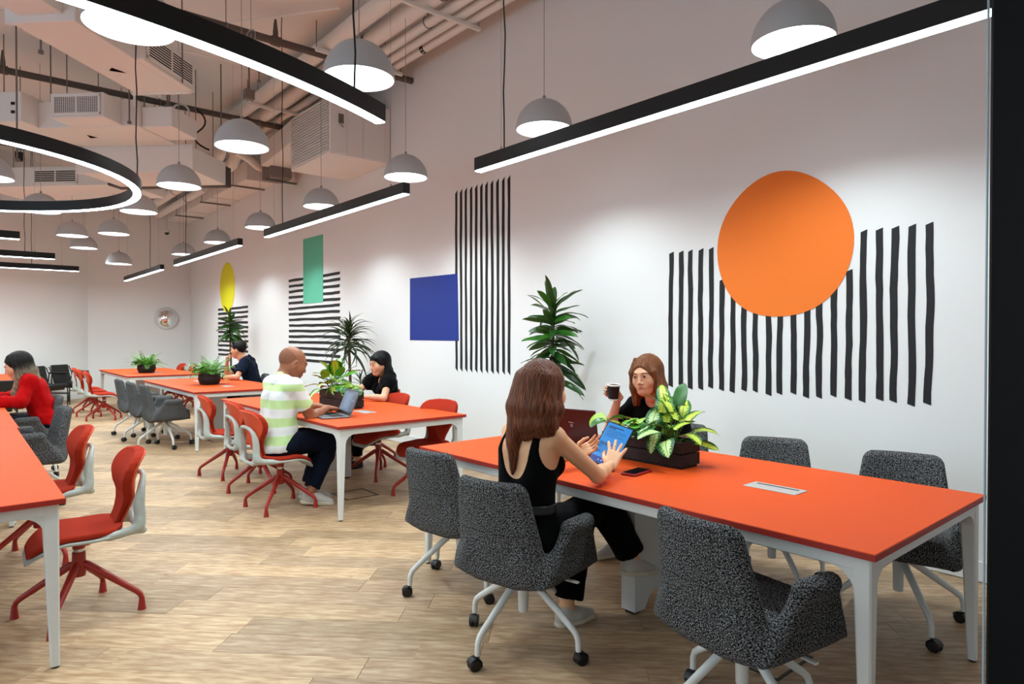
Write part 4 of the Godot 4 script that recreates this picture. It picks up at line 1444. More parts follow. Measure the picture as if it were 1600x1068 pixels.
func chairs() -> void:
	# grey armchairs
	var a := make_boucle("grey boucle armchair in front with its back to the camera, nearest of all", v3(2.21, 0, -1.28), deg_to_rad(80.5), deg_to_rad(-12.5))
	place(a, "grey boucle armchair in which the woman in the black tank top sits", 2.02, -2.285, 102, -2.7)
	place(a, "grey boucle armchair left of the woman in the black tank top", 2.22, -3.06, 98, -17)
	place(a, "grey boucle armchair behind the right end of the nearest table, by the wall", 3.62, -1.24, -75, 29)
	place(a, "grey boucle armchair behind the cable flap of the nearest table", 3.6, -1.90, -65, 30)
	place(a, "grey boucle armchair mostly hidden behind the black planter", 3.72, -2.72, -80, 30)
	place(a, "grey boucle armchair side on, nearest in the row of three", 2.08, -9.31, 88, 5.5)
	place(a, "grey boucle armchair in the middle of the row of three", 2.06, -10.02, 88, -17)
	place(a, "grey boucle armchair farthest in the row of three", 2.05, -10.74, 88, -23)
	place(a, "grey boucle armchair behind the man in navy", 3.62, -10.72, -100, 10)
	place(a, "grey boucle armchair at the left table where the woman in red sits", 0.58, -8.26, -88, 40)
	place(a, "grey boucle armchair at the left table, in front of the woman in red", 0.50, -6.92, -86, 35)
	# red shell chairs
	var b := make_shell_chair("red shell chair in front at the left table, by the white leg", v3(0.49, 0, -4.02), deg_to_rad(-92), deg_to_rad(63))
	place(b, "red shell chair second from the front at the left table", 0.42, -5.2, -90, 22)
	place(b, "red shell chair on which the bald man sits", 2.08, -5.42, 90, -42)
	place(b, "red shell chair just behind the bald man's chair", 2.2, -6.22, 88, 5)
	place(b, "red shell chair nearest the grey row, left of the bald man", 2.17, -7.02, 86, -26)
	place(b, "red shell chair turned half aside at the right end of the bald man's table", 3.28, -5.07, -72, 58)
	place(b, "red shell chair pushed under the bald man's table from the wall side", 3.31, -5.98, -88, 54)
	place(b, "red shell chair in which the woman with puffed sleeves sits", 3.58, -6.62, -95, 5)
	place(b, "red shell chair nearest on the left of the farthest table", 1.96, -13.0, 84, 30)
	place(b, "red shell chair in the middle on the left of the farthest table", 1.95, -13.75, 84, 12)
	place(b, "red shell chair at the far left of the farthest table", 1.97, -14.5, 84, 22)
	place(b, "red shell chair nearest behind the farthest table, only its top showing", 3.5, -13.55, -90, 12)
	place(b, "red shell chair in the middle behind the farthest table, only its top showing", 3.5, -14.35, -90, 30)
	place(b, "red shell chair farthest behind the farthest table, only its top showing", 3.5, -15.25, -90, 20)
	# black visitor chairs
	var c := make_black_chair("black visitor armchair against the diagonal wall, right one of two", v3(1.90, 0, -16.5), deg_to_rad(40))
	dup(c, "black visitor armchair half hidden behind the woman in red", v3(1.45, 0, -15.95), deg_to_rad(40))
	dup(c, "black visitor armchair under the hidden table at the left edge", v3(0.45, 0, -11.72), deg_to_rad(180))

# ---------------------------------------------------------------- small things
func screen_image(w: int, h: int, bg: Color, blocks: Array) -> ImageTexture: # blocks: x, y, w, h, colour as fractions
	var im := Image.create(w, h, false, Image.FORMAT_RGB8)
	im.fill(bg)
	for b in blocks: im.fill_rect(Rect2i(int(b[0] * w), int(b[1] * h), maxi(int(b[2] * w), 1), maxi(int(b[3] * h), 1)), b[4])
	return tex(im)
func lit_screen(key: String, t: Texture2D, e: float) -> StandardMaterial3D:
	var m := mat(key, Color(0.02, 0.02, 0.02), 0.25)
	m.emission_enabled = true
	m.emission_operator = BaseMaterial3D.EMISSION_OP_MULTIPLY
	m.emission = Color.WHITE
	m.emission_texture = t
	m.emission_energy_multiplier = e
	return m
func face(w: float, h: float, at: Vector3, bs: Basis) -> Geo: # flat quad, picture upright, facing bs.z
	var g := Geo.new()
	var x := bs.x * w / 2; var y := bs.y * h / 2
	g.quad(at - x - y, at + x - y, at + x + y, at - x + y, [Vector2(0, 1), Vector2(1, 1), Vector2(1, 0), Vector2(0, 0)])
	return g
func laptop(called: String, label: String, at: Vector3, turn: float, open_deg: float, shellm: Material, w: float, d: float) -> Array: # user sits on +Z side; returns [thing, lid basis, hinge]
	var t := thing(called, label, "laptop", at, turn, "open laptops")
	var g := Geo.new()
	g.box(v3(0, 0.008, 0), v3(w, 0.014, d), 0.004)
	put(t, "keyboard_base", g, shellm)
	g = Geo.new()
	g.box(v3(0, 0.0155, -d * 0.12), v3(w * 0.86, 0.002, d * 0.46), 0.0005)
	var kb := put(t, "keyboard", g, mats.castor_black)
	g = Geo.new()
	for r in 5:
		for k in 13: g.box(v3(w * 0.83 * ((k + 0.5) / 13.0 - 0.5), 0.017, -d * 0.12 + d * 0.43 * ((r + 0.5) / 5.0 - 0.5)), v3(w * 0.83 / 13 * 0.8, 0.002, d * 0.43 / 5 * 0.78), 0.0)
	put(kb, "keys", g, mat("key_grey", Color(0.07, 0.07, 0.075), 0.6)).set_meta("kind", "stuff")
	g = Geo.new()
	g.box(v3(0, 0.0155, d * 0.3), v3(w * 0.34, 0.001, d * 0.26), 0.0)
	put(t, "touchpad", g, mat("pad_grey", Color(0.45, 0.45, 0.46), 0.4))
	var a := deg_to_rad(open_deg - 90.0) # lid leans back by this much
	var bs := Basis(Vector3.RIGHT, -a)
	var hinge := v3(0, 0.016, -d / 2 + 0.004)
	g = Geo.new()
	g.box(hinge + bs * v3(0, d * 0.47, -0.004), v3(w, d * 0.94, 0.007), 0.003, bs)
	var lid := put(t, "lid", g, shellm)
	return [t, bs, hinge, lid]
func emblem(t: Node3D, c: Vector3, bs: Basis, s: float, m: Material) -> void: # small round mark with a flourish of script above it
	var g := Geo.new()
	var pts := []
	for k in 13:
		var a := TAU * k / 12.0
		pts.append(c + bs * v3(cos(a) * 0.4 * s, -0.35 * s + sin(a) * 0.4 * s, 0))
	g.tube(pts, s * 0.05, 5, false)
	pts = []
	for k in 15: pts.append(c + bs * v3((k / 14.0 - 0.5) * 1.7 * s, 0.55 * s + 0.14 * s * sin(k * 1.5) - 0.10 * s * k / 14.0, 0))
	g.tube(pts, s * 0.06, 5, false)
	g.tube([c + bs * v3(-0.2 * s, -0.5 * s, 0), c + bs * v3(0.0, -0.1 * s, 0), c + bs * v3(0.2 * s, -0.5 * s, 0)], s * 0.05, 5, false)
	put(t, "emblem", g, m)
func small_things() -> void:
	var dk := Color(0.03, 0.07, 0.16)
	# silver laptop of the bald man
	var silver := mat("laptop_silver", Color(0.42, 0.43, 0.44), 0.35, 0.5)
	var L := laptop("laptop", "silver laptop with a grey-blue screen that the bald man types on", v3(2.47, TY, -5.30), deg_to_rad(-98), 112, silver, 0.35, 0.24)
	var bl := [[0.0, 0.0, 1.0, 0.08, Color(0.20, 0.25, 0.32)], [0.74, 0.12, 0.26, 0.88, Color(0.17, 0.22, 0.31)], [0.78, 0.45, 0.16, 0.02, Color(0.6, 0.66, 0.72)], [0.2, 0.16, 0.4, 0.7, Color(0.36, 0.44, 0.54)]]
	for k in 14: bl.append([0.24, 0.2 + k * 0.045, 0.18 + 0.14 * fmod(k * 0.37, 1.0), 0.012, Color(0.50, 0.57, 0.66)])
	var bsl: Basis = L[1]
	put(L[3], "bezel", face(0.345, 0.218, L[2] + bsl * v3(0, 0.113, 0.0), bsl), mat("bezel_dark", Color(0.05, 0.055, 0.06), 0.4))
	put(L[3], "screen", face(0.325, 0.186, L[2] + bsl * v3(0, 0.12, 0.0008), bsl), lit_screen("laptop_screen", screen_image(256, 160, Color(0.30, 0.38, 0.49), bl), 0.75))
	emblem(L[3], L[2] + bsl * v3(0, 0.016, 0.0015), bsl, 0.005, mats.white_metal)
	# maroon laptop in front of the woman with the cup
	var maroon := mat("laptop_maroon", Color(0.20, 0.035, 0.05), 0.35, 0.2)
	L = laptop("laptop", "maroon laptop with a silver emblem, its lid towards the camera", v3(3.13, TY, -2.95), deg_to_rad(104), 102, maroon, 0.36, 0.24)
	bsl = L[1]
	put(L[3], "screen", face(0.335, 0.2, L[2] + bsl * v3(0, 0.118, 0.0), bsl), mat("screen_dark", Color(0.03, 0.035, 0.05), 0.2))
	var rear := bsl * Basis(Vector3.UP, PI)
	emblem(L[3], L[2] + bsl * v3(0, 0.125, -0.0085), rear, 0.023, mat("emblem_silver", Color(0.72, 0.70, 0.70), 0.4))
	# tablet in the hand of the woman in black
	var c := v3(2.615, 0.868, -2.265)
	var nz := (v3(1.95, 1.35, -2.02) - c).normalized()
	var up := (v3(0.10, 1, 0.22) - nz * v3(0.10, 1, 0.22).dot(nz)).normalized()
	var bs := Basis(up.cross(nz), up, nz)
	var t := thing("tablet", "tablet with a blue page of text held by the woman in black", "tablet", c)
	t.basis = bs
	var g := Geo.new()
	g.box(Vector3.ZERO, v3(0.158, 0.245, 0.008), 0.003)
	put(t, "case", g, mat("tablet_case", Color(0.09, 0.095, 0.10), 0.35, 0.4))
	bl = [[0, 0.86, 1, 0.14, Color(0.02, 0.12, 0.42)]]
	for k in 2:
		var y0: float = [0.07, 0.50][k]
		bl.append([0.08, y0, 0.62, 0.022, dk]); bl.append([0.08, y0 + 0.04, 0.32, 0.022, dk])
		for q in 7: bl.append([0.08, y0 + 0.09 + q * 0.028, [0.8, 0.78, 0.82, 0.5, 0.74, 0.8, 0.4][q], 0.009, Color(0.05, 0.19, 0.36)])
	for k in 4: bl.append([0.3 + 0.13 * k, 0.92, 0.06, 0.03, Color(0.45, 0.62, 0.85)])
	put(t, "screen", face(0.144, 0.23, v3(0, 0, 0.0043), Basis.IDENTITY), lit_screen("tablet_screen", screen_image(192, 288, Color(0.13, 0.43, 0.68), bl), 1.0))
	# phone in a red case
	t = thing("phone", "phone in a red case lying on the orange table beside the planter", "phone", v3(2.64, TY, -2.118), deg_to_rad(8))
	g = Geo.new()
	g.box(v3(0, 0.0065, 0), v3(0.17, 0.012, 0.085), 0.004)
	put(t, "case", g, mat("phone_red", Color(0.58, 0.03, 0.08), 0.45))
	g = Geo.new()
	g.box(v3(0, 0.0132, 0), v3(0.155, 0.002, 0.072), 0.0006)
	put(t, "screen", g, mat("phone_glass", Color(0.01, 0.01, 0.012), 0.12))
	# convex mirror on the far wall
	t = thing("convex_mirror", "round convex safety mirror on the far white wall", "mirror", v3(4.0, 1.84, ZF))
	var prof := []
	for k in 9:
		var a := PI / 2 * k / 8.0
		prof.append(Vector2(maxf(0.25 * cos(a), 0.001), 0.03 + 0.2 * sin(a)))
	g = Geo.new()
	g.lathe(prof, 40, Vector3.ZERO, Basis(Vector3.RIGHT, PI / 2))
	put(t, "mirror_dome", g, mat("mirror", Color(0.93, 0.93, 0.94), 0.03, 1.0))
	g = Geo.new()
	g.lathe([Vector2(0.25, 0.0), Vector2(0.272, 0.0), Vector2(0.272, 0.0), Vector2(0.272, 0.03), Vector2(0.25, 0.036)], 40, Vector3.ZERO, Basis(Vector3.RIGHT, PI / 2))
	put(t, "rim", g, mat("mirror_rim", Color(0.86, 0.86, 0.85), 0.3))
	# floor boxes
	for q in [["floor socket box under the table of the bald man", 2.76, -5.42], ["floor socket box under the nearest table", 2.76, -1.5], ["floor socket box under the table of the man in navy", 2.8, -9.4]]:
		t = thing("floor_box", q[0], "floor box", v3(q[1], 0.0, q[2]), deg_to_rad(0), "steel-rimmed socket boxes in the floor")
		g = Geo.new()
		for s in [-1, 1]:
			g.box(v3(s * 0.15, 0.0035, 0), v3(0.016, 0.004, 0.32), 0.001)
			g.box(v3(0, 0.0035, s * 0.15), v3(0.284, 0.004, 0.016), 0.001)
		put(t, "rim", g, mat("box_rim", Color(0.16, 0.15, 0.14), 0.5, 0.3))

# ---------------------------------------------------------------- plants
func leaf(len: float, w: float, droop: float, fold: float, tip := 1.6, base_w := 0.25, wave := 0.0) -> ArrayMesh: # grows along +Z from the origin, upper side +Y
	var g := Geo.new()
	var rows := []
	var N := 10
	var p := Vector3.ZERO
	var ang := 0.0
	for k in N + 1:
		var f := float(k) / N
		var hw := w * 0.5 * (pow(sin(PI * pow(clampf(f * 0.94 + 0.06, 0.0, 1.0), 0.75)), 1.0 / tip) if f < 0.999 else 0.02)
		hw = maxf(hw, w * 0.5 * base_w * (1.0 - f * 3.0))
		var up := Vector3(0, cos(ang), sin(ang))
		var row := PackedVector3Array()
		for c in [-1.0, -0.55, 0.0, 0.55, 1.0]:
			row.append(p + Vector3(c * hw, 0, 0) + up * (absf(c) * hw * fold + wave * w * sin(f * 9.0 + c) * absf(c)))
		rows.append(row)
		ang += droop / N
		p += Vector3(0, -sin(ang), cos(ang)) * len / N
	g.grid(rows, false, true)
	return g.mesh()
func leaf_mat(key: String, c: Color, rough := 0.42) -> StandardMaterial3D:
	var m := mat(key, c, rough, 0.0, 0.45)
	m.backlight_enabled = true
	m.backlight = Color(0.22, 0.26, 0.10)
	m.cull_mode = BaseMaterial3D.CULL_DISABLED
	return m
func aim(at: Vector3, az: float, el: float, roll := 0.0, s := 1.0) -> Transform3D:
	return Transform3D(Basis(Vector3.UP, az) * Basis(Vector3.RIGHT, -el) * Basis(Vector3.BACK, roll) * Basis.from_scale(Vector3(s, s, s)), at)
func floor_pot(t: Node3D, r: float, h: float) -> void:
	var g := Geo.new()
	g.lathe([Vector2(0.0, 0.0), Vector2(r * 0.8, 0.0), Vector2(r * 0.8, 0.0), Vector2(r, h), Vector2(r, h), Vector2(r - 0.015, h), Vector2(r - 0.015, h), Vector2(r - 0.02, h - 0.04), Vector2(0.0, h - 0.04)], 28)
	put(t, "pot", g, mat("pot_white", Color(0.8, 0.8, 0.79), 0.5))
	g = Geo.new()
	g.lathe([Vector2(r - 0.02, h - 0.038), Vector2(0.0, h - 0.03)], 20)
	put(t, "soil", g, mats.soil)
func stem(t: Node3D, pts: Array, r0: float, r1: float, m: Material) -> void:
	var g := Geo.new()
	var rr_ := []
	for k in pts.size(): rr_.append(lerpf(r0, r1, float(k) / (pts.size() - 1)))
	g.tube(pts, rr_, 9)
	put(t, "stem", g, m)
func dracaena(label: String, at: Vector3, y0: float, y1: float, count: int, kind: int, sd: int) -> Node3D:
	var t := thing("floor_plant", label, "plant", at, 0.0, "dragon trees along the long wall")
	var r := RandomNumberGenerator.new()
	r.seed = sd
	floor_pot(t, 0.17, 0.34)
	var bark := mat("bark", Color(0.33, 0.27, 0.17), 0.9)
	bark.heightmap_enabled = true
	bark.heightmap_texture = noise_tex(0.15, 256, null, false, 33)
	bark.heightmap_scale = 0.6
	triplanar(bark, Vector3(4, 16, 4))
	stem(t, [v3(0, 0.3, 0), v3(0.01, 0.7, 0.01), v3(-0.01, (y0 + y1) / 2, 0), v3(0, y1, 0.01)], 0.024, 0.013, bark)
	var shapes := []
	var ms := []
	if kind == 0:
		for k in 5: shapes.append(leaf(0.30 + 0.025 * k, 0.085, [0.3, 0.55, 0.8, 0.45, 1.0][k], 0.25, 1.7, 0.3, 0.05))
		ms = [leaf_mat("leaf_dark", Color(0.09, 0.26, 0.08), 0.33), leaf_mat("leaf_mid", Color(0.16, 0.38, 0.10), 0.33), leaf_mat("leaf_deep", Color(0.06, 0.19, 0.07), 0.33)]
	else:
		for k in 5: shapes.append(leaf(0.42 + 0.03 * k, 0.036, [0.8, 1.2, 1.6, 1.0, 1.9][k], 0.5, 1.0, 0.6))
		ms = [leaf_mat("blade_dark", Color(0.035, 0.11, 0.045), 0.4), leaf_mat("blade_mid", Color(0.07, 0.19, 0.06), 0.4), leaf_mat("blade_deep", Color(0.02, 0.075, 0.04), 0.4)]
	for k in count:
		var f := (k + 0.5) / count
		var y := lerpf(y0, y1, pow(f, 0.85))
		var az := k * 2.39996 + r.randf_range(-0.3, 0.3)
		var el := lerpf(-0.15, 1.25, pow(f, 2.6)) + r.randf_range(-0.35, 0.4)
		if kind == 1: el = lerpf(-0.1, 1.35, pow(f, 1.2)) + r.randf_range(-0.2, 0.3)
		var s := lerpf(0.95, 0.75, f) * r.randf_range(0.8, 1.08)
		put(t, "leaf", shapes[r.randi() % 5], ms[[0, 0, 1, 2, 0, 1][r.randi() % 6]], aim(v3(0.012 * sin(az), y, 0.012 * cos(az)), az, el, r.randf_range(-0.9, 0.9), s))
	return t
func variegated(pale: Color, mid: Color, edge: Color, sd: int) -> ImageTexture:
	var im := Image.create(96, 160, false, Image.FORMAT_RGB8)
	var n := FastNoiseLite.new(); n.seed = sd; n.frequency = 0.07
	for y in 160:
		for x in 96:
			var u := absf(x / 95.0 - 0.5) * 2.0
			var vein := absf(sin((y * 0.16 - u * 5.0)))
			var f := 1.0 - u * 1.25 + 0.55 * n.get_noise_2d(x, y) + 0.25 * vein - 0.12
			var c := edge
			if f > 0.52: c = pale
			elif f > 0.3: c = mid
			if u < 0.05: c = edge.lerp(pale, 0.5)
			im.set_pixel(x, y, c)
	return tex(im)
func crate(t: Node3D, w: float, l: float, h: float) -> void: # slatted box, long along z
	var hs := (h - 0.022) / 2.0
	for s in [-1, 1]:
		for k in 2:
			var y := 0.014 + hs * (k + 0.5) + k * 0.005
			var g := Geo.new()
			g.box(v3(s * (w / 2 - 0.006), y, 0), v3(0.012, hs, l), 0.0015)
			put(t, "slat", g, mats.crate_black)
			g = Geo.new()
			g.box(v3(0, y, s * (l / 2 - 0.006)), v3(w - 0.026, hs, 0.012), 0.0015)
			put(t, "slat", g, mats.crate_black)
	var g := Geo.new()
	g.box(v3(0, 0.007, 0), v3(w - 0.02, 0.014, l - 0.02), 0.001)
	put(t, "base_board", g, mats.crate_black)
	g = Geo.new()
	g.box(v3(0, h * 0.45, 0), v3(w - 0.028, h * 0.75, l - 0.028), 0.004)
	put(t, "soil", g, mats.soil)
func petiole_leaf(t: Node3D, base: Vector3, top: Vector3, az: float, el: float, shape: ArrayMesh, m: Material, s: float, roll := 0.0) -> void:
	var g := Geo.new()
	var mid := base.lerp(top, 0.55) + Vector3(0, 0.02, 0)
	g.tube([base, mid, top], [0.0032, 0.0028, 0.0022], 5, false)
	var lf := put(t, "leaf", shape, m, aim(top, az, el, roll, s))
	put(lf, "leaf_stalk", g, mat("stalk_green", Color(0.28, 0.45, 0.12), 0.5), lf.transform.affine_inverse())
func plants() -> void:
	var r := RandomNumberGenerator.new()
	r.seed = 11
	dracaena("bushy broad-leaved dragon tree against the wall behind the woman in black", v3(4.1, 0, -4.23), 1.02, 1.72, 84, 0, 3)
	var t := dracaena("dragon tree with thin drooping blades behind the crate planter of the bald man's table", v3(4.1, 0, -8.2), 1.22, 1.52, 84, 1, 5)
	var bark: Material = mats.bark
	stem(t, [v3(0.02, 0.3, 0.06), v3(0.05, 0.6, 0.16), v3(0.06, 0.78, 0.2)], 0.018, 0.012, bark)
	var blade := leaf(0.34, 0.024, 1.0, 0.5, 1.0, 0.6)
	for k in 14:
		put(t, "leaf", blade, mats[["blade_mid", "blade_dark"][k % 2]], aim(v3(0.06, 0.76 + 0.006 * k, 0.2), k * 2.4, 0.5 + 0.06 * k, 0.0, 0.8))
	dracaena("small dragon tree before the yellow painted oval", v3(4.1, 0, -13.2), 1.38, 1.76, 50, 0, 9)
	# crate planters
	var var_a := leaf_mat("leaf_variegated", Color(1, 1, 1), 0.4)
	var_a.albedo_texture = variegated(Color(0.80, 0.84, 0.30), Color(0.50, 0.67, 0.16), Color(0.12, 0.36, 0.10), 2)
	var var_b := leaf_mat("leaf_pale", Color(1, 1, 1), 0.4)
	var_b.albedo_texture = variegated(Color(0.76, 0.86, 0.56), Color(0.38, 0.62, 0.26), Color(0.08, 0.30, 0.12), 5)
	var dark := leaf_mat("leaf_glossy", Color(0.12, 0.36, 0.10), 0.35)
	var fresh := leaf_mat("leaf_fresh", Color(0.28, 0.56, 0.12), 0.38)
	var lime := leaf_mat("leaf_lime", Color(0.55, 0.70, 0.18), 0.4)
	var big := [leaf(0.165, 0.098, 0.5, 0.14, 1.9, 0.1, 0.03), leaf(0.175, 0.09, 0.8, 0.16, 1.9, 0.1, 0.03), leaf(0.155, 0.10, 1.1, 0.12, 1.9, 0.1, 0.02)]
	var heart := [leaf(0.10, 0.088, 0.6, 0.15, 2.2, 0.7), leaf(0.11, 0.095, 1.0, 0.2, 2.2, 0.7)]
	t = thing("planter", "black slatted crate planter with variegated plants on the nearest table", "planter", v3(2.962, TY, -2.29), 0.0, "crate planters on the tables")
	crate(t, 0.165, 0.55, 0.145)
	for k in 26: # tall variegated plant at the near end: upright leaves inside, spreading ones outside
		var f := k / 25.0
		var az := k * 2.4 + 0.4
		var rad := lerpf(0.12, 0.025, f) * r.randf_range(0.8, 1.15)
		var base := v3(r.randf_range(-0.025, 0.025), 0.11, 0.15 + r.randf_range(-0.04, 0.04))
		var top := base + v3(sin(az) * rad, lerpf(0.04, 0.20, f) + r.randf_range(-0.02, 0.02), cos(az) * rad)
		var face := 2.1 + r.randf_range(-1.1, 1.1) if f > 0.35 else az
		petiole_leaf(t, base, top, face, lerpf(0.1, 1.3, f) + r.randf_range(-0.15, 0.2), big[k % 3], [var_a, var_a, var_b, var_a, dark][k % 5], r.randf_range(0.75, 1.0), r.randf_range(-0.45, 0.45))
	# the pale heart-shaped leaf hanging over the crate's edge, towards the camera
	petiole_leaf(t, v3(-0.03, 0.11, 0.12), v3(-0.09, 0.185, 0.12), -1.35, -0.75, big[0], var_b, 0.8, 0.0)
	petiole_leaf(t, v3(-0.02, 0.11, 0.1), v3(-0.10, 0.20, 0.06), -1.2, 0.2, big[1], var_b, 0.85, 0.4)
	for k in 20: # round-leaved climber along the rest
		var z := lerpf(-0.25, 0.08, k / 19.0)
		var az := r.randf_range(-2.4, 0.6)
		var base := v3(r.randf_range(-0.04, 0.04), 0.11, z)
		var top := base + v3(sin(az) * r.randf_range(0.03, 0.09), r.randf_range(0.05, 0.115), cos(az) * 0.05)
		petiole_leaf(t, base, top, az, r.randf_range(-0.1, 0.5), heart[k % 2], [fresh, lime, fresh, dark][k % 4], r.randf_range(0.75, 1.05), r.randf_range(-0.4, 0.4))
	t = thing("planter", "black slatted crate planter with variegated leaves beside the bald man's laptop", "planter", v3(2.90, TY, -5.98), 0.0, "crate planters on the tables")
	crate(t, 0.19, 0.58, 0.16)
	for k in 30:
		var f := k / 29.0
		var az := k * 2.4
		var rad := lerpf(0.17, 0.03, f) * r.randf_range(0.7, 1.1)
		var base := v3(r.randf_range(-0.04, 0.04), 0.13, -0.16 + r.randf_range(-0.1, 0.14))
		var top := base + v3(sin(az) * rad, lerpf(0.03, 0.22, f), cos(az) * rad)
		petiole_leaf(t, base, top, az, lerpf(0.0, 1.2, f) + r.randf_range(-0.15, 0.15), big[k % 3], [var_a, fresh, var_b, lime, dark][k % 5], r.randf_range(0.8, 1.15), r.randf_range(-0.5, 0.5))
	petiole_leaf(t, v3(0, 0.13, -0.1), v3(-0.01, 0.30, -0.08), -0.6, 1.1, big[1], var_a, 1.5, 0.1)
	for k in 18:
		var az := r.randf_range(-3.1, 3.1)
		var base := v3(r.randf_range(-0.05, 0.05), 0.13, r.randf_range(-0.26, 0.26))
		petiole_leaf(t, base, base + v3(sin(az) * 0.08, r.randf_range(0.02, 0.1), cos(az) * 0.08), az, r.randf_range(-0.3, 0.4), heart[k % 2], [dark, fresh, lime][k % 3], r.randf_range(0.7, 1.0))
	var strap := leaf(0.30, 0.018, 1.4, 0.4, 1.0, 0.6)
	for k in 8:
		put(t, "leaf", strap, fresh, aim(v3(0, 0.13, -0.2), -1.6 + 0.45 * k, 0.7, 0.0, 0.9))
	# round pots with ferns
	for q in [["round black pot with a loose fern before the man in navy", v3(2.78, TY, -9.88), 0.15, 1.0, 4], ["round black pot with a bushy fern on the farthest table", v3(2.74, TY, -13.66), 0.155, 1.0, 6]]:
		t = thing("planter", q[0], "planter", q[1], 0.4, "round pots with ferns")
		var g := Geo.new()
		var pr: float = q[2]
		g.lathe([Vector2(0.0, 0.0), Vector2(pr * 0.78, 0.0), Vector2(pr * 0.86, 0.012), Vector2(pr, 0.07), Vector2(pr * 1.02, 0.075), Vector2(pr, 0.085), Vector2(pr * 0.97, 0.16), Vector2(pr * 0.97, 0.16), Vector2(pr * 0.9, 0.16)], 12)
		put(t, "pot", g, mats.crate_black)
		g = Geo.new()
		g.lathe([Vector2(pr * 0.92, 0.14), Vector2(0.0, 0.15)], 12)
		put(t, "soil", g, mats.soil)
		r.seed = q[4]
		for k in 46: # fronds: an arching rib with paired leaflets, each frond one part
			var f := k / 45.0
			var az := k * 2.4
			var L := r.randf_range(0.2, 0.36) * lerpf(1.0, 0.85, f)
			var el := lerpf(0.35, 1.3, f) + r.randf_range(-0.15, 0.15)
			g = Geo.new()
			var p := v3(sin(az) * 0.05, 0.15, cos(az) * 0.05)
			var d := v3(sin(az) * cos(el), sin(el), cos(az) * cos(el))
			var pts := [p]
			for s in 9:
				d = (d + v3(0, -0.11, 0)).normalized()
				p += d * L / 9
				pts.append(p)
			g.tube(pts, 0.0016, 4, false)
			var side := d.cross(Vector3.UP).normalized()
			for s in range(1, 10):
				var wl := 0.055 * sin(PI * (0.12 + 0.8 * s / 10.0))
				var fw: Vector3 = (pts[s] - pts[s - 1]).normalized()
				for sg in [-1, 1]:
					var b: Vector3 = pts[s]
					var e: Vector3 = b + side * (sg * wl) + fw * 0.02 + v3(0, -0.008, 0)
					var m2: Vector3 = (b + e) * 0.5
					if sg > 0: g.quad(b, m2 - fw * 0.008, e, m2 + fw * 0.011)
					else: g.quad(b, m2 + fw * 0.011, e, m2 - fw * 0.008)
			put(t, "frond", g, [fresh, leaf_mat("fern_green", Color(0.22, 0.50, 0.13)), leaf_mat("fern_pale", Color(0.36, 0.60, 0.18))][k % 3])
		for k in 26:
			var az := r.randf_range(0.0, TAU)
			var base := v3(sin(az) * 0.06, 0.14, cos(az) * 0.06)
			petiole_leaf(t, base, base + v3(sin(az) * 0.1, r.randf_range(0.02, 0.12), cos(az) * 0.1), az, r.randf_range(-0.2, 0.5), heart[k % 2], [fresh, dark][k % 2], r.randf_range(0.8, 1.1))

# ---------------------------------------------------------------- people
func look(f: Vector3, up := Vector3.UP) -> Basis: # +Z along f
	f = f.normalized()
	var x := up.cross(f).normalized()
	return Basis(x, f.cross(x), f)
func hand_into(geo: Geo, wrist: Vector3, dir: Vector3, back: Vector3, side: float, curls: Array, s := 1.0, spread := 0.12, thumb_in := 0.0, h := 0.003) -> void: # side +1: thumb on +X of the hand's own frame
	var z := dir.normalized()
	var y := (back - z * back.dot(z)).normalized()
	var bs := Basis(y.cross(z), y, z)
	var f := Field.new(v3(-0.085, -0.10, -0.03), v3(0.085, 0.05, 0.215), h)
	for q in [-1.0, -0.35, 0.35, 1.0]:
		f.cone(v3(q * 0.017, 0, -0.015), v3(q * 0.029, 0, 0.078), 0.0155, 0.0125, 0.012)
	var lens := [0.070, 0.079, 0.073, 0.057]
	for k in 4:
		var x: float = side * (0.031 - 0.0205 * k)
		var p := v3(x, 0.001, [0.084, 0.089, 0.085, 0.076][k])
		var yaw: float = side * spread * (1.5 - k) * 0.9
		var a := 0.0
		var L: float = lens[k]
		var c: float = curls[k]
		for ph in 3:
			a += c * [0.75, 1.1, 0.8][ph]
			var e: Vector3 = p + v3(sin(yaw) * cos(a), -sin(a), cos(yaw) * cos(a)) * L * [0.46, 0.30, 0.25][ph]
			f.cone(p, e, [0.0092, 0.0083, 0.0076][ph], [0.0083, 0.0076, 0.0066][ph], 0.006)
			p = e
	var t0 := v3(side * 0.024, -0.006, 0.012)
	var t1 := v3(side * (0.050 - 0.018 * thumb_in), -0.016 - 0.02 * thumb_in, 0.044)
	var t2 := v3(side * (0.062 - 0.034 * thumb_in), -0.024 - 0.026 * thumb_in, 0.074)
	var t3 := v3(side * (0.064 - 0.046 * thumb_in), -0.030 - 0.028 * thumb_in, 0.098)
	f.cone(t0, t1, 0.0155, 0.0115, 0.014)
	f.cone(t1, t2, 0.0105, 0.0092, 0.006)
	f.cone(t2, t3, 0.0092, 0.0072, 0.006)
	f.into(geo, Transform3D(bs * Basis.from_scale(Vector3(s, s, s)), wrist))
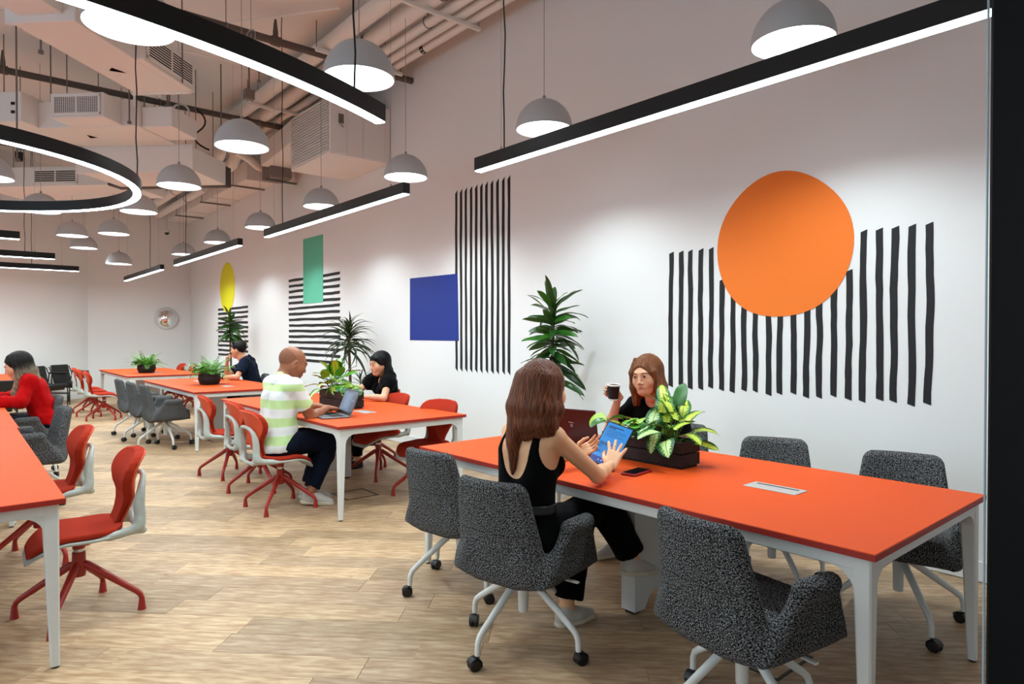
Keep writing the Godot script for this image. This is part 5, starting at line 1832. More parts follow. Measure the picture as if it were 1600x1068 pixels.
func head_into(geo: Geo, xf: Transform3D, fem: float, h: float) -> void:
	var f := Field.new(v3(-0.105, -0.19, -0.13), v3(0.105, 0.14, 0.135), h)
	var ma := 1.0 - fem
	f.ell(v3(0, 0.032, -0.014), v3(0.0745, 0.086, 0.096), 0.01)
	f.cone(v3(0, -0.010, 0.026), v3(0, -0.076 - 0.008 * ma, 0.042), 0.063, 0.034 + 0.006 * ma, 0.03)
	for s in [-1.0, 1.0]:
		f.cone(v3(s * 0.051, -0.03, 0.002), v3(s * 0.022, -0.080 - 0.006 * ma, 0.05), 0.026, 0.023 + 0.002 * ma, 0.035)
		f.ell(v3(s * 0.038, -0.024, 0.058), v3(0.027, 0.026, 0.023), 0.035)
		f.ell(v3(s * 0.0325, 0.012, 0.103), v3(0.019, 0.012, 0.016), 0.012, true)
		f.ell(v3(s * 0.0325, 0.0105, 0.0745), v3(0.017, 0.0125, 0.0135), 0.008)
		f.ell(v3(s * 0.076, -0.004, -0.006), v3(0.009, 0.031, 0.019), 0.008, false, Basis(Vector3.UP, s * 0.35) * Basis(Vector3.RIGHT, 0.2))
		f.ell(v3(s * 0.084, 0.0, 0.0), v3(0.005, 0.017, 0.009), 0.004, true)
		f.ell(v3(s * 0.0115, -0.0265, 0.0935), v3(0.0085, 0.0065, 0.009), 0.008)
	f.cone(v3(-0.03, 0.032, 0.079), v3(0.03, 0.032, 0.079), 0.010 + 0.002 * ma, 0.010 + 0.002 * ma, 0.02)
	f.cone(v3(0, 0.018, 0.085), v3(0, -0.021, 0.1035), 0.0075, 0.0102, 0.010)
	f.ell(v3(0, -0.052, 0.0745), v3(0.034, 0.022, 0.0165), 0.02)
	f.ell(v3(0, -0.0478, 0.0915), v3(0.020, 0.0048, 0.006), 0.005)
	f.ell(v3(0, -0.0565, 0.0900), v3(0.018, 0.0055, 0.0065), 0.005)
	f.ell(v3(0, -0.083 - 0.004 * ma, 0.0745), v3(0.019, 0.015, 0.016), 0.015)
	f.cone(v3(0, -0.06, -0.022), v3(0, -0.125, -0.032), 0.048 + 0.004 * ma, 0.0475 + 0.006 * ma, 0.03)
	f.into(geo, xf)
func face_parts(t: Node3D, xf: Transform3D, lip: Color, brow: Color, key: String) -> void:
	var bs := xf.basis
	for s in [-1.0, 1.0]:
		var g := Geo.new()
		g.ball(v3(s * 0.0325, 0.0105, 0.0800), v3(0.0138, 0.0062, 0.0105), 12)
		var e := put(t, "eye", g, mat("eye_white", Color(0.80, 0.78, 0.76), 0.25), xf)
		g = Geo.new()
		g.ball(v3(s * 0.0322, 0.0102, 0.0874), v3(0.0066, 0.0060, 0.0042), 10)
		put(e, "iris", g, mat("iris_brown", Color(0.05, 0.03, 0.02), 0.15))
		g = Geo.new()
		g.tube([v3(s * 0.0175, 0.0115, 0.0880), v3(s * 0.026, 0.0178, 0.0920), v3(s * 0.037, 0.0175, 0.0895), v3(s * 0.0475, 0.0115, 0.0800)], [0.001, 0.0019, 0.0021, 0.0012], 5)
		put(e, "eyelashes", g, mat("lash", Color(0.02, 0.016, 0.014), 0.7))
		g = Geo.new()
		g.tube([v3(s * 0.015, 0.0305, 0.0930), v3(s * 0.027, 0.0350, 0.0920), v3(s * 0.041, 0.0345, 0.0835), v3(s * 0.053, 0.0275, 0.0705)], [0.0024, 0.0031, 0.0028, 0.001], 6)
		put(t, "eyebrow", g, mat("brow_" + key, brow, 0.8), xf)
	var g := Geo.new()
	g.ball(v3(0, -0.0475, 0.0945), v3(0.0175, 0.0040, 0.0060), 12)
	g.ball(v3(0, -0.0570, 0.0932), v3(0.0155, 0.0050, 0.0064), 12)
	put(t, "lips", g, mat("lips_" + key, lip, 0.45), xf)
func skin_mat(key: String, c: Color) -> StandardMaterial3D:
	var m := mat(key, c, 0.5, 0.0, 0.4)
	m.subsurf_scatter_enabled = true
	m.subsurf_scatter_strength = 0.05
	return m
func cloth_mat(key: String, c: Color, rough := 0.85) -> StandardMaterial3D:
	var m := mat(key, c, rough, 0.0, 0.2)
	m.normal_enabled = true
	m.normal_texture = noise_tex(0.3, 256, null, true, 17)
	m.normal_scale = 0.15
	triplanar(m, Vector3(5, 5, 5))
	m.rim_enabled = true
	m.rim = 0.15
	return m
func hair_mat(key: String, c: Color) -> StandardMaterial3D:
	var m := mat(key, Color(1, 1, 1), 0.45, 0.0, 0.3)
	m.albedo_texture = noise_tex(0.06, 256, [[0.0, 0.35, 0.65, 1.0], [c * 0.45, c * 0.8, c * 1.2, c * 2.0]], false, 3)
	m.heightmap_enabled = true
	m.heightmap_texture = noise_tex(0.06, 256, null, false, 3)
	m.heightmap_scale = 0.4
	triplanar(m, Vector3(9, 0.55, 9))
	return m
# The skeleton of a seated figure in its own frame: +Z forwards, +X its left.
func seated(lean: float, twist := 0.0, s := 1.0, extra_y := 0.0) -> Dictionary:
	var J := {}
	var pel := v3(0, 0.535, -0.03)
	var bs := Basis(Vector3.UP, twist) * Basis(Vector3.RIGHT, lean)
	var half := Basis(Vector3.UP, twist * 0.5) * Basis(Vector3.RIGHT, lean * 0.55)
	J.pel = pel
	J.waist = pel + half * v3(0, 0.155, 0.0)
	J.chest = J.waist + bs * v3(0, 0.185, 0.0)
	J.neck = J.chest + bs * v3(0, 0.17 + extra_y, -0.012)
	J.bs = bs
	for q in [["L", 1.0], ["R", -1.0]]:
		J["sh" + q[0]] = J.chest + bs * v3(q[1] * 0.158 * s, 0.118 + extra_y, -0.01)
		J["hip" + q[0]] = pel + v3(q[1] * 0.085 * s, 0.0, 0.0)
		J["kn" + q[0]] = v3(q[1] * 0.10, 0.52, 0.41)
		J["an" + q[0]] = v3(q[1] * 0.10, 0.10, 0.40)
	return J
func torso(f: Field, J: Dictionary, gr: float, s: float, fem: float, k := 0.04) -> void:
	var bs: Basis = J.bs
	for q in [-1.0, 1.0]:
		f.cone(J.pel + v3(q * 0.07 * s, -0.01, -0.01), J.waist + bs * v3(q * 0.052 * s, 0, 0), 0.100 * s + gr, 0.088 * s + gr, k)
		f.cone(J.waist + bs * v3(q * 0.052 * s, 0, 0), J.chest + bs * v3(q * 0.072 * s, 0.03, 0.0), 0.088 * s + gr, 0.094 * s + gr, k)
		f.cone(J.chest + bs * v3(q * 0.06 * s, 0.06, -0.01), J["shL" if q > 0 else "shR"] + bs * v3(q * -0.012, 0.0, 0), 0.078 * s + gr, 0.050 * s + gr, k)
		if fem > 0.5: f.ell(J.chest + bs * v3(q * 0.07, -0.015, 0.085), v3(0.058, 0.055, 0.05) + v3(gr, gr, gr), 0.03)
	f.cone(J.chest + bs * v3(0, 0.10, -0.012), J.neck, 0.066 * s + gr, 0.050 * s + gr * 0.6, k)
	for q in ["L", "R"]: f.cone(J.neck + bs * v3(0, -0.012, -0.01), J["sh" + q], 0.047 * s + gr, 0.044 * s + gr, 0.03)
func arms(f: Field, J: Dictionary, gr: float, s: float, frac := 1.0, k := 0.02) -> void:
	for q in ["L", "R"]:
		var a: Vector3 = J["sh" + q]; var e: Vector3 = J["el" + q]; var w: Vector3 = J["wr" + q]
		if frac < 0.99:
			var m := a.lerp(e, frac)
			f.cone(a, m, 0.050 * s + gr, lerpf(0.050, 0.041, frac) * s + gr * 1.25, k, false, true)
		else:
			f.cone(a, e, 0.048 * s + gr, 0.039 * s + gr, k)
			f.cone(e, e.lerp(w, 0.35), 0.038 * s + gr, 0.039 * s + gr, k)
			f.cone(e.lerp(w, 0.35), w, 0.039 * s + gr, 0.0245 * s + gr, k)
func legs(f: Field, J: Dictionary, gr: float, s: float, flare := 0.0, cutoff := 1.0) -> void:
	for q in ["L", "R"]:
		var a: Vector3 = J["hip" + q]; var e: Vector3 = J["kn" + q]; var w: Vector3 = J["an" + q]
		f.cone(a, e, 0.088 * s + gr, 0.058 * s + gr + flare * 0.4, 0.03)
		f.cone(e, e.lerp(w, 0.3), 0.057 * s + gr + flare * 0.4, 0.056 * s + gr + flare * 0.7, 0.02)
		f.cone(e.lerp(w, 0.3), e.lerp(w, cutoff), 0.056 * s + gr + flare * 0.7, 0.037 * s + gr + flare * 1.3, 0.02, false, cutoff < 1.05 and gr > 0.001)
func bounds(J: Dictionary, m: float) -> Array:
	var lo := Vector3(9, 9, 9); var hi := -lo
	for k in J:
		if J[k] is Vector3:
			lo = lo.min(J[k]); hi = hi.max(J[k])
	return [lo - Vector3(m, m, m), hi + Vector3(m, m, m)]
func shoe(t: Node3D, ankle: Vector3, dir: Vector3, m: Material, sole: Material, s := 1.0, pitch := 0.0) -> void: # sole under the ankle by 0.09
	var bs := look(v3(dir.x, 0, dir.z)) * Basis(Vector3.RIGHT, pitch)
	var xf := Transform3D(bs * Basis.from_scale(v3(s, s, s)), ankle)
	var f := Field.new(v3(-0.065, -0.105, -0.09), v3(0.065, 0.04, 0.215), 0.006)
	f.cone(v3(0, -0.052, -0.025), v3(0, -0.055, 0.06), 0.038, 0.041, 0.02)
	f.cone(v3(0, -0.055, 0.06), v3(0, -0.068, 0.15), 0.042, 0.026, 0.02)
	f.cone(v3(0, 0.0, -0.012), v3(0, -0.05, 0.0), 0.039, 0.038, 0.03)
	f.cut(v3(0, 0.012, 0), v3(0, 1, -0.15).normalized())
	f.cut(v3(0, -0.074, 0), v3(0, -1, 0))
	var g := Geo.new()
	f.into(g, xf)
	var o := put(t, "shoe", g, m)
	f = Field.new(v3(-0.065, -0.105, -0.09), v3(0.065, -0.05, 0.215), 0.006)
	f.cone(v3(0, -0.08, -0.028), v3(0, -0.08, 0.07), 0.040, 0.044, 0.02)
	f.cone(v3(0, -0.08, 0.07), v3(0, -0.08, 0.15), 0.044, 0.032, 0.02)
	f.cut(v3(0, -0.066, 0), v3(0, 1, 0))
	f.cut(v3(0, -0.0925, 0), v3(0, -1, 0))
	g = Geo.new()
	f.into(g, xf)
	put(o, "sole", g, sole)
	g = Geo.new()
	for k in 4:
		var z := 0.035 + 0.022 * k
		g.tube([xf * v3(-0.024, -0.024 - 0.008 * k, z), xf * v3(0, -0.012 - 0.0095 * k, z + 0.006), xf * v3(0.024, -0.024 - 0.008 * k, z)], 0.0028, 5)
	put(o, "laces", g, sole)
# o: at, yaw, J, skin, head (centre, local), look (direction, local), s, fem, hands ...
func figure(label: String, at: Vector3, yaw: float) -> Node3D:
	return thing("person", label, "person", at, yaw)
func body(t: Node3D, J: Dictionary, o: Dictionary) -> Transform3D:
	var s: float = o.get("s", 1.0)
	var fem: float = o.get("fem", 0.0)
	var b := bounds(J, 0.16)
	var f := Field.new(b[0], b[1], 0.011)
	torso(f, J, o.get("under", -0.010), s, fem)
	arms(f, J, 0.0, s * o.get("arm", 1.0))
	legs(f, J, 0.0, s)
	for q in ["L", "R"]:
		var an: Vector3 = J["an" + q]
		var fd: Vector3 = o.get("foot" + q, v3(0, 0, 1))
		f.cone(an, an + v3(0, -0.05, 0) + fd * 0.07, 0.033, 0.028, 0.02)
	var hs: float = o.get("head_s", 1.06)
	var hx := Transform3D(look(o.look, o.get("up", Vector3.UP)) * Basis.from_scale(v3(hs, hs, hs)), o.head)
	f.cone(J.neck + J.bs * v3(0, -0.02, 0), hx * v3(0, -0.07, -0.025), 0.053 * s, 0.050 * s, 0.03)
	var g := Geo.new()
	f.into(g)
	head_into(g, hx, fem, o.get("hh", 0.0038))
	for q in [["L", -1.0], ["R", 1.0]]:
		if o.has("hand" + q[0]):
			var h: Array = o["hand" + q[0]] # dir, back, curls, spread, thumb_in
			hand_into(g, J["wr" + q[0]], h[0], h[1], q[1], h[2], o.get("hand_s", 1.0), h[3], h[4])
	put(t, "body", g, o.skin)
	return hx
func hair_cap(f: Field, gr: float, vol := 0.012) -> void: # head frame; thin at the hairline, fuller behind and on top
	f.ell(v3(0, 0.034, -0.016), v3(0.0765 + gr, 0.087 + gr, 0.097 + gr), 0.015)
	f.ell(v3(0, 0.040, -0.030), v3(0.076 + vol, 0.086 + vol, 0.092 + vol), 0.02)
# strands: lengths of hair that hang from the crown round the sides and back; each: angle from straight behind, end height, end radius, flare
func strand(f: Field, a: float, y0: float, y1: float, r0: float, r1: float, flare := 1.1, zoff := 0.0) -> void:
	var d := v3(sin(a), 0, -cos(a))
	var p0 := v3(d.x * 0.066, 0.05, -0.018 + d.z * 0.078)
	var p1 := v3(d.x * 0.082, y0, -0.02 + d.z * 0.085)
	var p2 := v3(d.x * 0.082 * flare, y1, -0.02 + d.z * 0.085 * flare + zoff)
	f.cone(p0, p1, r0, r0, 0.02)
	f.cone(p1, p2, r0, r1, 0.02)
func people() -> void:
	var fold := FastNoiseLite.new(); fold.seed = 5; fold.frequency = 1.0; fold.fractal_octaves = 2
	var denim := cloth_mat("denim_navy", Color(0.05, 0.072, 0.13))
	var blackc := cloth_mat("cloth_black", Color(0.012, 0.012, 0.014))
	var shoe_white := mat("shoe_white", Color(0.72, 0.70, 0.67), 0.6)
	var sole_white := mat("sole_white", Color(0.78, 0.74, 0.66), 0.7)
	woman_tank(fold, blackc, shoe_white, sole_white)
	woman_cup(fold, blackc, shoe_white, sole_white)
	man_polo(fold, denim, shoe_white, sole_white)
	woman_puff(fold, blackc, shoe_white, sole_white)
	man_navy(fold, denim, shoe_white, sole_white)
	woman_red(fold, denim, shoe_white, sole_white)
func garment(t: Node3D, called: String, f: Field, m: Material, fold: FastNoiseLite, amp := 0.006, sc := Vector3(9, 9, 9)) -> MeshInstance3D:
	if amp > 0.0: f.folds(fold, sc, amp)
	var g := Geo.new()
	f.into(g)
	return put(t, called, g, m)

func loc(t: Node3D, x: float, y: float, z: float) -> Vector3: return t.transform.affine_inverse() * Vector3(x, y, z)
func dirl(t: Node3D, x: float, y: float, z: float) -> Vector3: return t.transform.basis.inverse() * Vector3(x, y, z)

func woman_tank(fold: FastNoiseLite, blackc: Material, sw: Material, sole: Material) -> void:
	var t := figure("woman in a black tank top seen from behind, holding a tablet at the nearest table", v3(2.0, 0, -2.225), deg_to_rad(96))
	var J := seated(0.10, -0.02, 0.94)
	J.elR = loc(t, 2.275, 0.79, -2.05); J.wrR = loc(t, 2.47, 0.80, -2.14)
	J.elL = loc(t, 2.27, 0.80, -2.44); J.wrL = loc(t, 2.50, 0.81, -2.405)
	J.shR = J.shR + v3(0, 0.0, 0.01)
	J.shL = J.shL + v3(-0.022, -0.01, 0.02)
	# legs: left foot down, right leg crossed over with its foot in the air
	J.knL = loc(t, 2.42, 0.53, -2.30); J.anL = loc(t, 2.32, 0.09, -2.30)
	J.knR = loc(t, 2.47, 0.615, -2.20); J.anR = loc(t, 2.66, 0.30, -2.16)
	var head := loc(t, 2.045, 1.185, -2.17)
	var skin := skin_mat("skin_tan", Color(0.86, 0.655, 0.50))
	var hx := body(t, J, {"skin": skin, "s": 0.93, "fem": 1.0, "head": head, "look": dirl(t, 1, -0.12, -0.12), "footR": dirl(t, 0.9, -0.3, 0.1), "hand_s": 0.96, "arm": 0.98,
		"under": 0.0, "handR": [dirl(t, 0.115, 0.10, -0.045), dirl(t, -0.5, 0.6, 0.55), [0.12, 0.05, 0.08, 0.0], 0.22, 0.2],
		"handL": [dirl(t, 0.09, 0.05, 0.055), dirl(t, 0.2, -0.75, -0.6), [0.35, 0.4, 0.45, 0.5], 0.05, 0.6]})
	# tank top
	var b := bounds(J, 0.16)
	var f := Field.new(J.pel + v3(-0.24, -0.06, -0.22), J.neck + v3(0.24, 0.1, 0.26), 0.008)
	torso(f, J, 0.007, 0.93, 1.0)
	var bs: Basis = J.bs
	f.ell(J.neck + bs * v3(0, -0.06, -0.09), v3(0.088, 0.20, 0.10), 0.01, true, bs)
	f.ell(J.neck + bs * v3(0, -0.02, 0.10), v3(0.085, 0.13, 0.10), 0.01, true, bs)
	for q in [["L", 1.0], ["R", -1.0]]:
		var sh: Vector3 = J["sh" + q[0]]
		f.ell(sh + bs * v3(q[1] * 0.028, -0.035, 0.0), v3(0.066, 0.12, 0.12), 0.01, true, bs)
	f.ell(J.neck + bs * v3(0, 0.065, 0), v3(0.06, 0.09, 0.075), 0.006, true, bs)
	f.cut(J.pel + v3(0, 0.10, 0), v3(0, -1, 0))
	garment(t, "tank_top", f, blackc, fold, 0.0015)
	f = Field.new(b[0], b[1], 0.009)
	for q in [-1.0, 1.0]:
		f.cone(J.pel + v3(q * 0.066, -0.01, -0.01), J.waist + bs * v3(q * 0.05, 0.0, 0), 0.106, 0.092, 0.04)
	legs(f, J, 0.012, 0.95, 0.022, 0.9)
	f.cut(J.pel + v3(0, 0.155, 0), v3(0, 1, 0.06).normalized())
	garment(t, "trousers", f, mat("trousers_black", Color(0.011, 0.011, 0.014), 0.8, 0.0, 0.2), fold, 0.006)
	f = Field.new(J.pel + v3(-0.22, 0.08, -0.22), J.pel + v3(0.22, 0.2, 0.22), 0.007)
	for q in [-1.0, 1.0]: f.cone(J.pel + v3(q * 0.066, -0.01, -0.01), J.waist + bs * v3(q * 0.05, 0.0, 0), 0.116, 0.103, 0.04)
	f.cut(J.pel + v3(0, 0.16, 0), v3(0, 1, 0.06).normalized())
	f.cut(J.pel + v3(0, 0.12, 0), v3(0, -1, -0.06).normalized())
	garment(t, "belt", f, mat("belt_leather", Color(0.045, 0.05, 0.06), 0.35), fold, 0.0)
	shoe(t, J.anL, dirl(t, 1, 0, 0.15), sw, sole, 0.98)
	shoe(t, J.anR, dirl(t, 1, 0, 0.15), sw, sole, 0.98, 0.15)
	# long straight hair, a lock hanging lower on her left
	f = Field.new(v3(-0.15, -0.42, -0.2), v3(0.15, 0.15, 0.14), 0.005)
	hair_cap(f, 0.008, 0.014)
	for k in 15:
		var x := lerpf(-0.098, 0.098, k / 14.0)
		var zz := -0.055 - 0.055 * sqrt(maxf(1.0 - pow(x / 0.105, 2.0), 0.0))
		var y1: float = [-0.17, -0.18, -0.175, -0.185, -0.18, -0.19, -0.195, -0.20, -0.205, -0.22, -0.27, -0.33, -0.355, -0.31, -0.22][k]
		var x1: float = x * 1.08 if k < 9 else lerpf(x * 1.05, 0.076, 0.65)
		f.cone(v3(x * 0.72, 0.05, zz * 0.85), v3(x * 1.02, -0.07, zz), 0.026, 0.027, 0.03)
		f.cone(v3(x * 1.02, -0.07, zz), v3(lerpf(x * 1.02, x1, 0.5), lerpf(-0.07, y1, 0.55), zz + 0.006), 0.027, 0.024, 0.02)
		f.cone(v3(lerpf(x * 1.02, x1, 0.5), lerpf(-0.07, y1, 0.55), zz + 0.006), v3(x1, y1, zz + 0.02), 0.024, 0.008, 0.02)
	for s in [-1.0, 1.0]:
		f.cone(v3(s * 0.066, 0.05, -0.01), v3(s * 0.092, -0.07, -0.02), 0.024, 0.026, 0.03)
		f.cone(v3(s * 0.092, -0.07, -0.02), v3(s * 0.098, -0.17, -0.03), 0.026, 0.012, 0.03)
	f.ell(v3(0, -0.04, 0.10), v3(0.066, 0.11, 0.09), 0.015, true)
	f.folds(fold, v3(90, 3, 90), 0.0026)
	var g := Geo.new()
	f.into(g)
	put(t, "hair", g, hair_mat("hair_brown", Color(0.37, 0.205, 0.125)), hx)
	face_parts(t, hx, Color(0.5, 0.22, 0.19), Color(0.1, 0.06, 0.04), "a")

func woman_cup(fold: FastNoiseLite, blackc: Material, sw: Material, sole: Material) -> void:
	var t := figure("woman with shoulder-length light brown hair holding a black paper cup", v3(3.68, 0, -2.72), deg_to_rad(-88))
	var J := seated(0.42, 0.12, 0.95)
	J.elR = loc(t, 3.42, 0.79, -2.98); J.wrR = loc(t, 3.397, 1.02, -2.881)
	J.elL = loc(t, 3.60, 0.70, -2.47); J.wrL = loc(t, 3.46, 0.60, -2.62)
	J.knL = J.knL + v3(0.03, 0, 0)
	var skin := skin_mat("skin_light", Color(0.80, 0.60, 0.475))
	var head := loc(t, 3.44, 1.172, -2.675)
	var fwd := v3(1.95 - 3.44, 1.14 - 1.172, -2.42 + 2.675)
	var hx := body(t, J, {"skin": skin, "s": 0.93, "fem": 1.0, "head": head, "look": dirl(t, fwd.x, fwd.y - 0.16, fwd.z), "up": dirl(t, 0.0, 1, -0.08), "hh": 0.003, "hand_s": 0.95,
		"handR": [dirl(t, -0.61, 0.6, -0.52), dirl(t, 0.65, 0.0, -0.76), [0.72, 0.74, 0.76, 0.8], 0.05, 0.5],
		"handL": [dirl(t, -0.9, -0.05, -0.3), dirl(t, 0, 1, 0), [0.3, 0.3, 0.3, 0.35], 0.05, 0.4]})
	var b := bounds(J, 0.16)
	var f := Field.new(b[0] + v3(0, 0.25, 0), b[1], 0.009)
	torso(f, J, 0.012, 0.95, 1.0)
	arms(f, J, 0.014, 0.95, 0.62)
	var bs: Basis = J.bs
	f.ell(J.neck + bs * v3(0, 0.05, 0.035), v3(0.066, 0.085, 0.085), 0.008, true, bs)
	f.cut(J.pel + v3(0, -0.01, 0), v3(0, -1, 0))
	garment(t, "black_tee", f, blackc, fold, 0.005)
	f = Field.new(b[0], v3(b[1].x, 0.72, b[1].z), 0.011)
	for q in [-1.0, 1.0]: f.cone(J.pel + v3(q * 0.066, -0.01, -0.01), J.waist, 0.106, 0.09, 0.04)
	legs(f, J, 0.014, 0.95, 0.004, 0.92)
	f.cut(J.pel + v3(0, 0.1, 0), v3(0, 1, 0))
	garment(t, "trousers", f, cloth_mat("beige_cloth", Color(0.62, 0.54, 0.44)), fold, 0.005)
	shoe(t, J.anL, v3(0.1, 0, 1), sw, sole, 0.96)
	shoe(t, J.anR, v3(-0.1, 0, 1), sw, sole, 0.96)
	f = Field.new(v3(-0.16, -0.24, -0.17), v3(0.16, 0.15, 0.14), 0.0045)
	hair_cap(f, 0.006, 0.012)
	for k in 11: strand(f, lerpf(-2.0, 2.0, k / 10.0), -0.07, -0.165 - 0.012 * sin(k * 2.0), 0.022, 0.011, 1.16)
	for s in [-1.0, 1.0]: # front lengths, parted over her right brow
		f.cone(v3(s * 0.035 - 0.012, 0.112, 0.035), v3(s * 0.074, 0.035, 0.048), 0.013, 0.016, 0.02)
		f.cone(v3(s * 0.074, 0.035, 0.048), v3(s * 0.087, -0.06, 0.03), 0.016, 0.021, 0.02)
		f.cone(v3(s * 0.087, -0.06, 0.03), v3(s * 0.094, -0.165, 0.028), 0.021, 0.010, 0.02)
	f.ell(v3(-0.004, -0.026, 0.108), v3(0.068, 0.104, 0.076), 0.012, true)
	f.folds(fold, v3(95, 4, 95), 0.0025)
	var g := Geo.new()
	f.into(g)
	put(t, "hair", g, hair_mat("hair_chestnut", Color(0.42, 0.255, 0.15)), hx)
	face_parts(t, hx, Color(0.66, 0.38, 0.33), Color(0.16, 0.095, 0.065), "b")
	# the cup in her hand
	var c := thing("paper_cup", "black paper cup with white rims in the raised hand of the seated woman", "cup", v3(3.33, 1.012, -2.868))
	c.rotation = v3(0.08, 0.2, 0.06)
	c.scale = v3(1.18, 1.18, 1.18)
	g = Geo.new()
	g.lathe([Vector2(0.0, 0.0), Vector2(0.027, 0.0), Vector2(0.0275, 0.004), Vector2(0.028, 0.006), Vector2(0.0355, 0.082)], 28)
	put(c, "cup_wall", g, mat("cup_black", Color(0.02, 0.02, 0.022), 0.5))
	g = Geo.new()
	g.lathe([Vector2(0.0275, 0.0), Vector2(0.0285, 0.001), Vector2(0.0292, 0.008), Vector2(0.028, 0.008)], 28)
	g.lathe([Vector2(0.0355, 0.08), Vector2(0.0372, 0.081), Vector2(0.0377, 0.088), Vector2(0.036, 0.09), Vector2(0.034, 0.086)], 28)
	put(c, "rim", g, mat("cup_rim", Color(0.85, 0.84, 0.82), 0.5))
	g = Geo.new()
	g.lathe([Vector2(0.0345, 0.075), Vector2(0.0, 0.075)], 24)
	put(c, "coffee", g, mat("coffee", Color(0.12, 0.06, 0.03), 0.2))

func man_polo(fold: FastNoiseLite, denim: Material, sw: Material, sole: Material) -> void:
	var t := figure("bald man in a green and white striped polo typing at the second table", v3(2.07, 0, -5.45), deg_to_rad(99))
	var J := seated(0.20, -0.05, 1.12, 0.03)
	J.elR = loc(t, 2.30, 0.745, -5.30); J.wrR = loc(t, 2.505, 0.80, -5.42)
	J.elL = loc(t, 2.36, 0.78, -5.78); J.wrL = loc(t, 2.52, 0.80, -5.62)
	J.knR = loc(t, 2.52, 0.53, -5.40); J.anR = loc(t, 2.30, 0.12, -5.32)
	J.knL = loc(t, 2.53, 0.53, -5.60); J.anL = loc(t, 2.36, 0.12, -5.50)
	var skin := skin_mat("skin_brown", Color(0.57, 0.355, 0.245))
	var head := loc(t, 2.22, 1.195, -5.50)
	var hx := body(t, J, {"skin": skin, "s": 1.1, "arm": 1.05, "fem": 0.0, "head": head, "look": dirl(t, 1.0, -0.42, 0.06), "up": Vector3.UP, "head_s": 1.19, "hand_s": 1.06,
		"handR": [dirl(t, 0.9, -0.08, -0.35), dirl(t, 0.1, 1, 0.1), [0.32, 0.36, 0.38, 0.35], 0.12, 0.2],
		"handL": [dirl(t, 0.9, -0.10, 0.35), dirl(t, 0.1, 1, -0.1), [0.32, 0.36, 0.38, 0.35], 0.12, 0.2]})
	var b := bounds(J, 0.18)
	# striped polo
	var im := Image.create(8, 512, false, Image.FORMAT_RGB8)
	for y in 512:
		var yy := y / 512.0 * 1.0 # metres of height, wraps
		var ph := fposmod(yy + 0.035, 0.145) / 0.145
		var c := Color(0.86, 0.87, 0.86)
		if ph < 0.5: c = Color(0.74, 0.85, 0.60)
		for x in 8: im.set_pixel(x, 511 - y, c)
	var polo := mat("polo_stripes", Color(1, 1, 1), 0.85, 0.0, 0.2)
	polo.albedo_texture = tex(im)
	polo.uv1_scale = Vector3(1, -1, 1)
	polo.rim_enabled = true
	polo.rim = 0.1
	var f := Field.new(v3(b[0].x, 0.44, b[0].z), v3(b[1].x, J.neck.y + 0.12, 0.42), 0.009)
	torso(f, J, 0.016, 1.12, 0.0)
	var bs: Basis = J.bs
	f.ell(J.waist + bs * v3(0, -0.02, 0.07), v3(0.14, 0.13, 0.10), 0.04)
	arms(f, J, 0.02, 1.1, 0.66)
	f.ell(J.neck + bs * v3(0, 0.055, 0.03), v3(0.068, 0.07, 0.075), 0.008, true, bs)
	f.cut(J.pel + v3(0, -0.055, 0), v3(0, -1, 0))
	for q in [-1.0, 1.0]: f.cone(J.pel + v3(q * 0.06, 0.0, -0.005), J.pel + v3(q * 0.06, 0.1, 0.0), 0.137, 0.125, 0.03)
	f.cut(J.pel + v3(0, -0.055, 0), v3(0, -1, 0))
	garment(t, "polo_shirt", f, polo, fold, 0.007, Vector3(8, 6, 8))
	f = Field.new(J.neck + v3(-0.105, -0.05, -0.10), J.neck + v3(0.105, 0.09, 0.12), 0.006)
	f.cone(J.neck + bs * v3(0, -0.045, 0.0), J.neck + bs * v3(0, 0.035, 0.012), 0.092, 0.073, 0.01)
	f.cone(J.neck + bs * v3(0, -0.07, 0.0), J.neck + bs * v3(0, 0.08, 0.014), 0.080, 0.063, 0.008, true)
	f.cut(J.neck + bs * v3(0, 0.038, 0), bs * v3(0, 1, 0.45).normalized())
	f.cut(J.neck + bs * v3(0, -0.045, 0), bs * v3(0, -1, 0.25).normalized())
	garment(t, "collar", f, mat("polo_white", Color(0.85, 0.86, 0.85), 0.85), fold, 0.0)
	f = Field.new(b[0], v3(b[1].x, 0.74, b[1].z), 0.010)
	for q in [-1.0, 1.0]: f.cone(J.pel + v3(q * 0.075, -0.01, -0.01), J.waist, 0.118, 0.1, 0.04)
	legs(f, J, 0.016, 1.1, 0.006, 0.93)
	f.cut(J.pel + v3(0, 0.1, 0), v3(0, 1, 0))
	garment(t, "jeans", f, denim, fold, 0.008)
	shoe(t, J.anR, dirl(t, 1, 0, 0.5), sw, sole, 1.12, 0.12)
	shoe(t, J.anL, dirl(t, 1, 0, 0.3), sw, sole, 1.12, 0.12)
	# close-cropped fringe of stubble round the back of the head
	f = Field.new(v3(-0.1, -0.09, -0.13), v3(0.1, 0.14, 0.1), 0.0045)
	f.ell(v3(0, 0.032, -0.014), v3(0.0757, 0.0872, 0.0972), 0.01)
	f.cut(v3(0, 0.045, 0), v3(0, 1, 0.55).normalized())
	f.cut(v3(0, 0, -0.012), v3(0, 0.1, 1).normalized())
	f.cut(v3(0, -0.045, 0), v3(0, -1, 0))
	var g := Geo.new()
	f.into(g)
	put(t, "stubble", g, mat("stubble", Color(0.49, 0.305, 0.215), 0.8), hx)
	f = Field.new(v3(-0.08, -0.15, -0.02), v3(0.08, -0.02, 0.12), 0.0045)
	f.cone(v3(0, -0.012, 0.028), v3(0, -0.086, 0.042), 0.0585, 0.0405, 0.03)
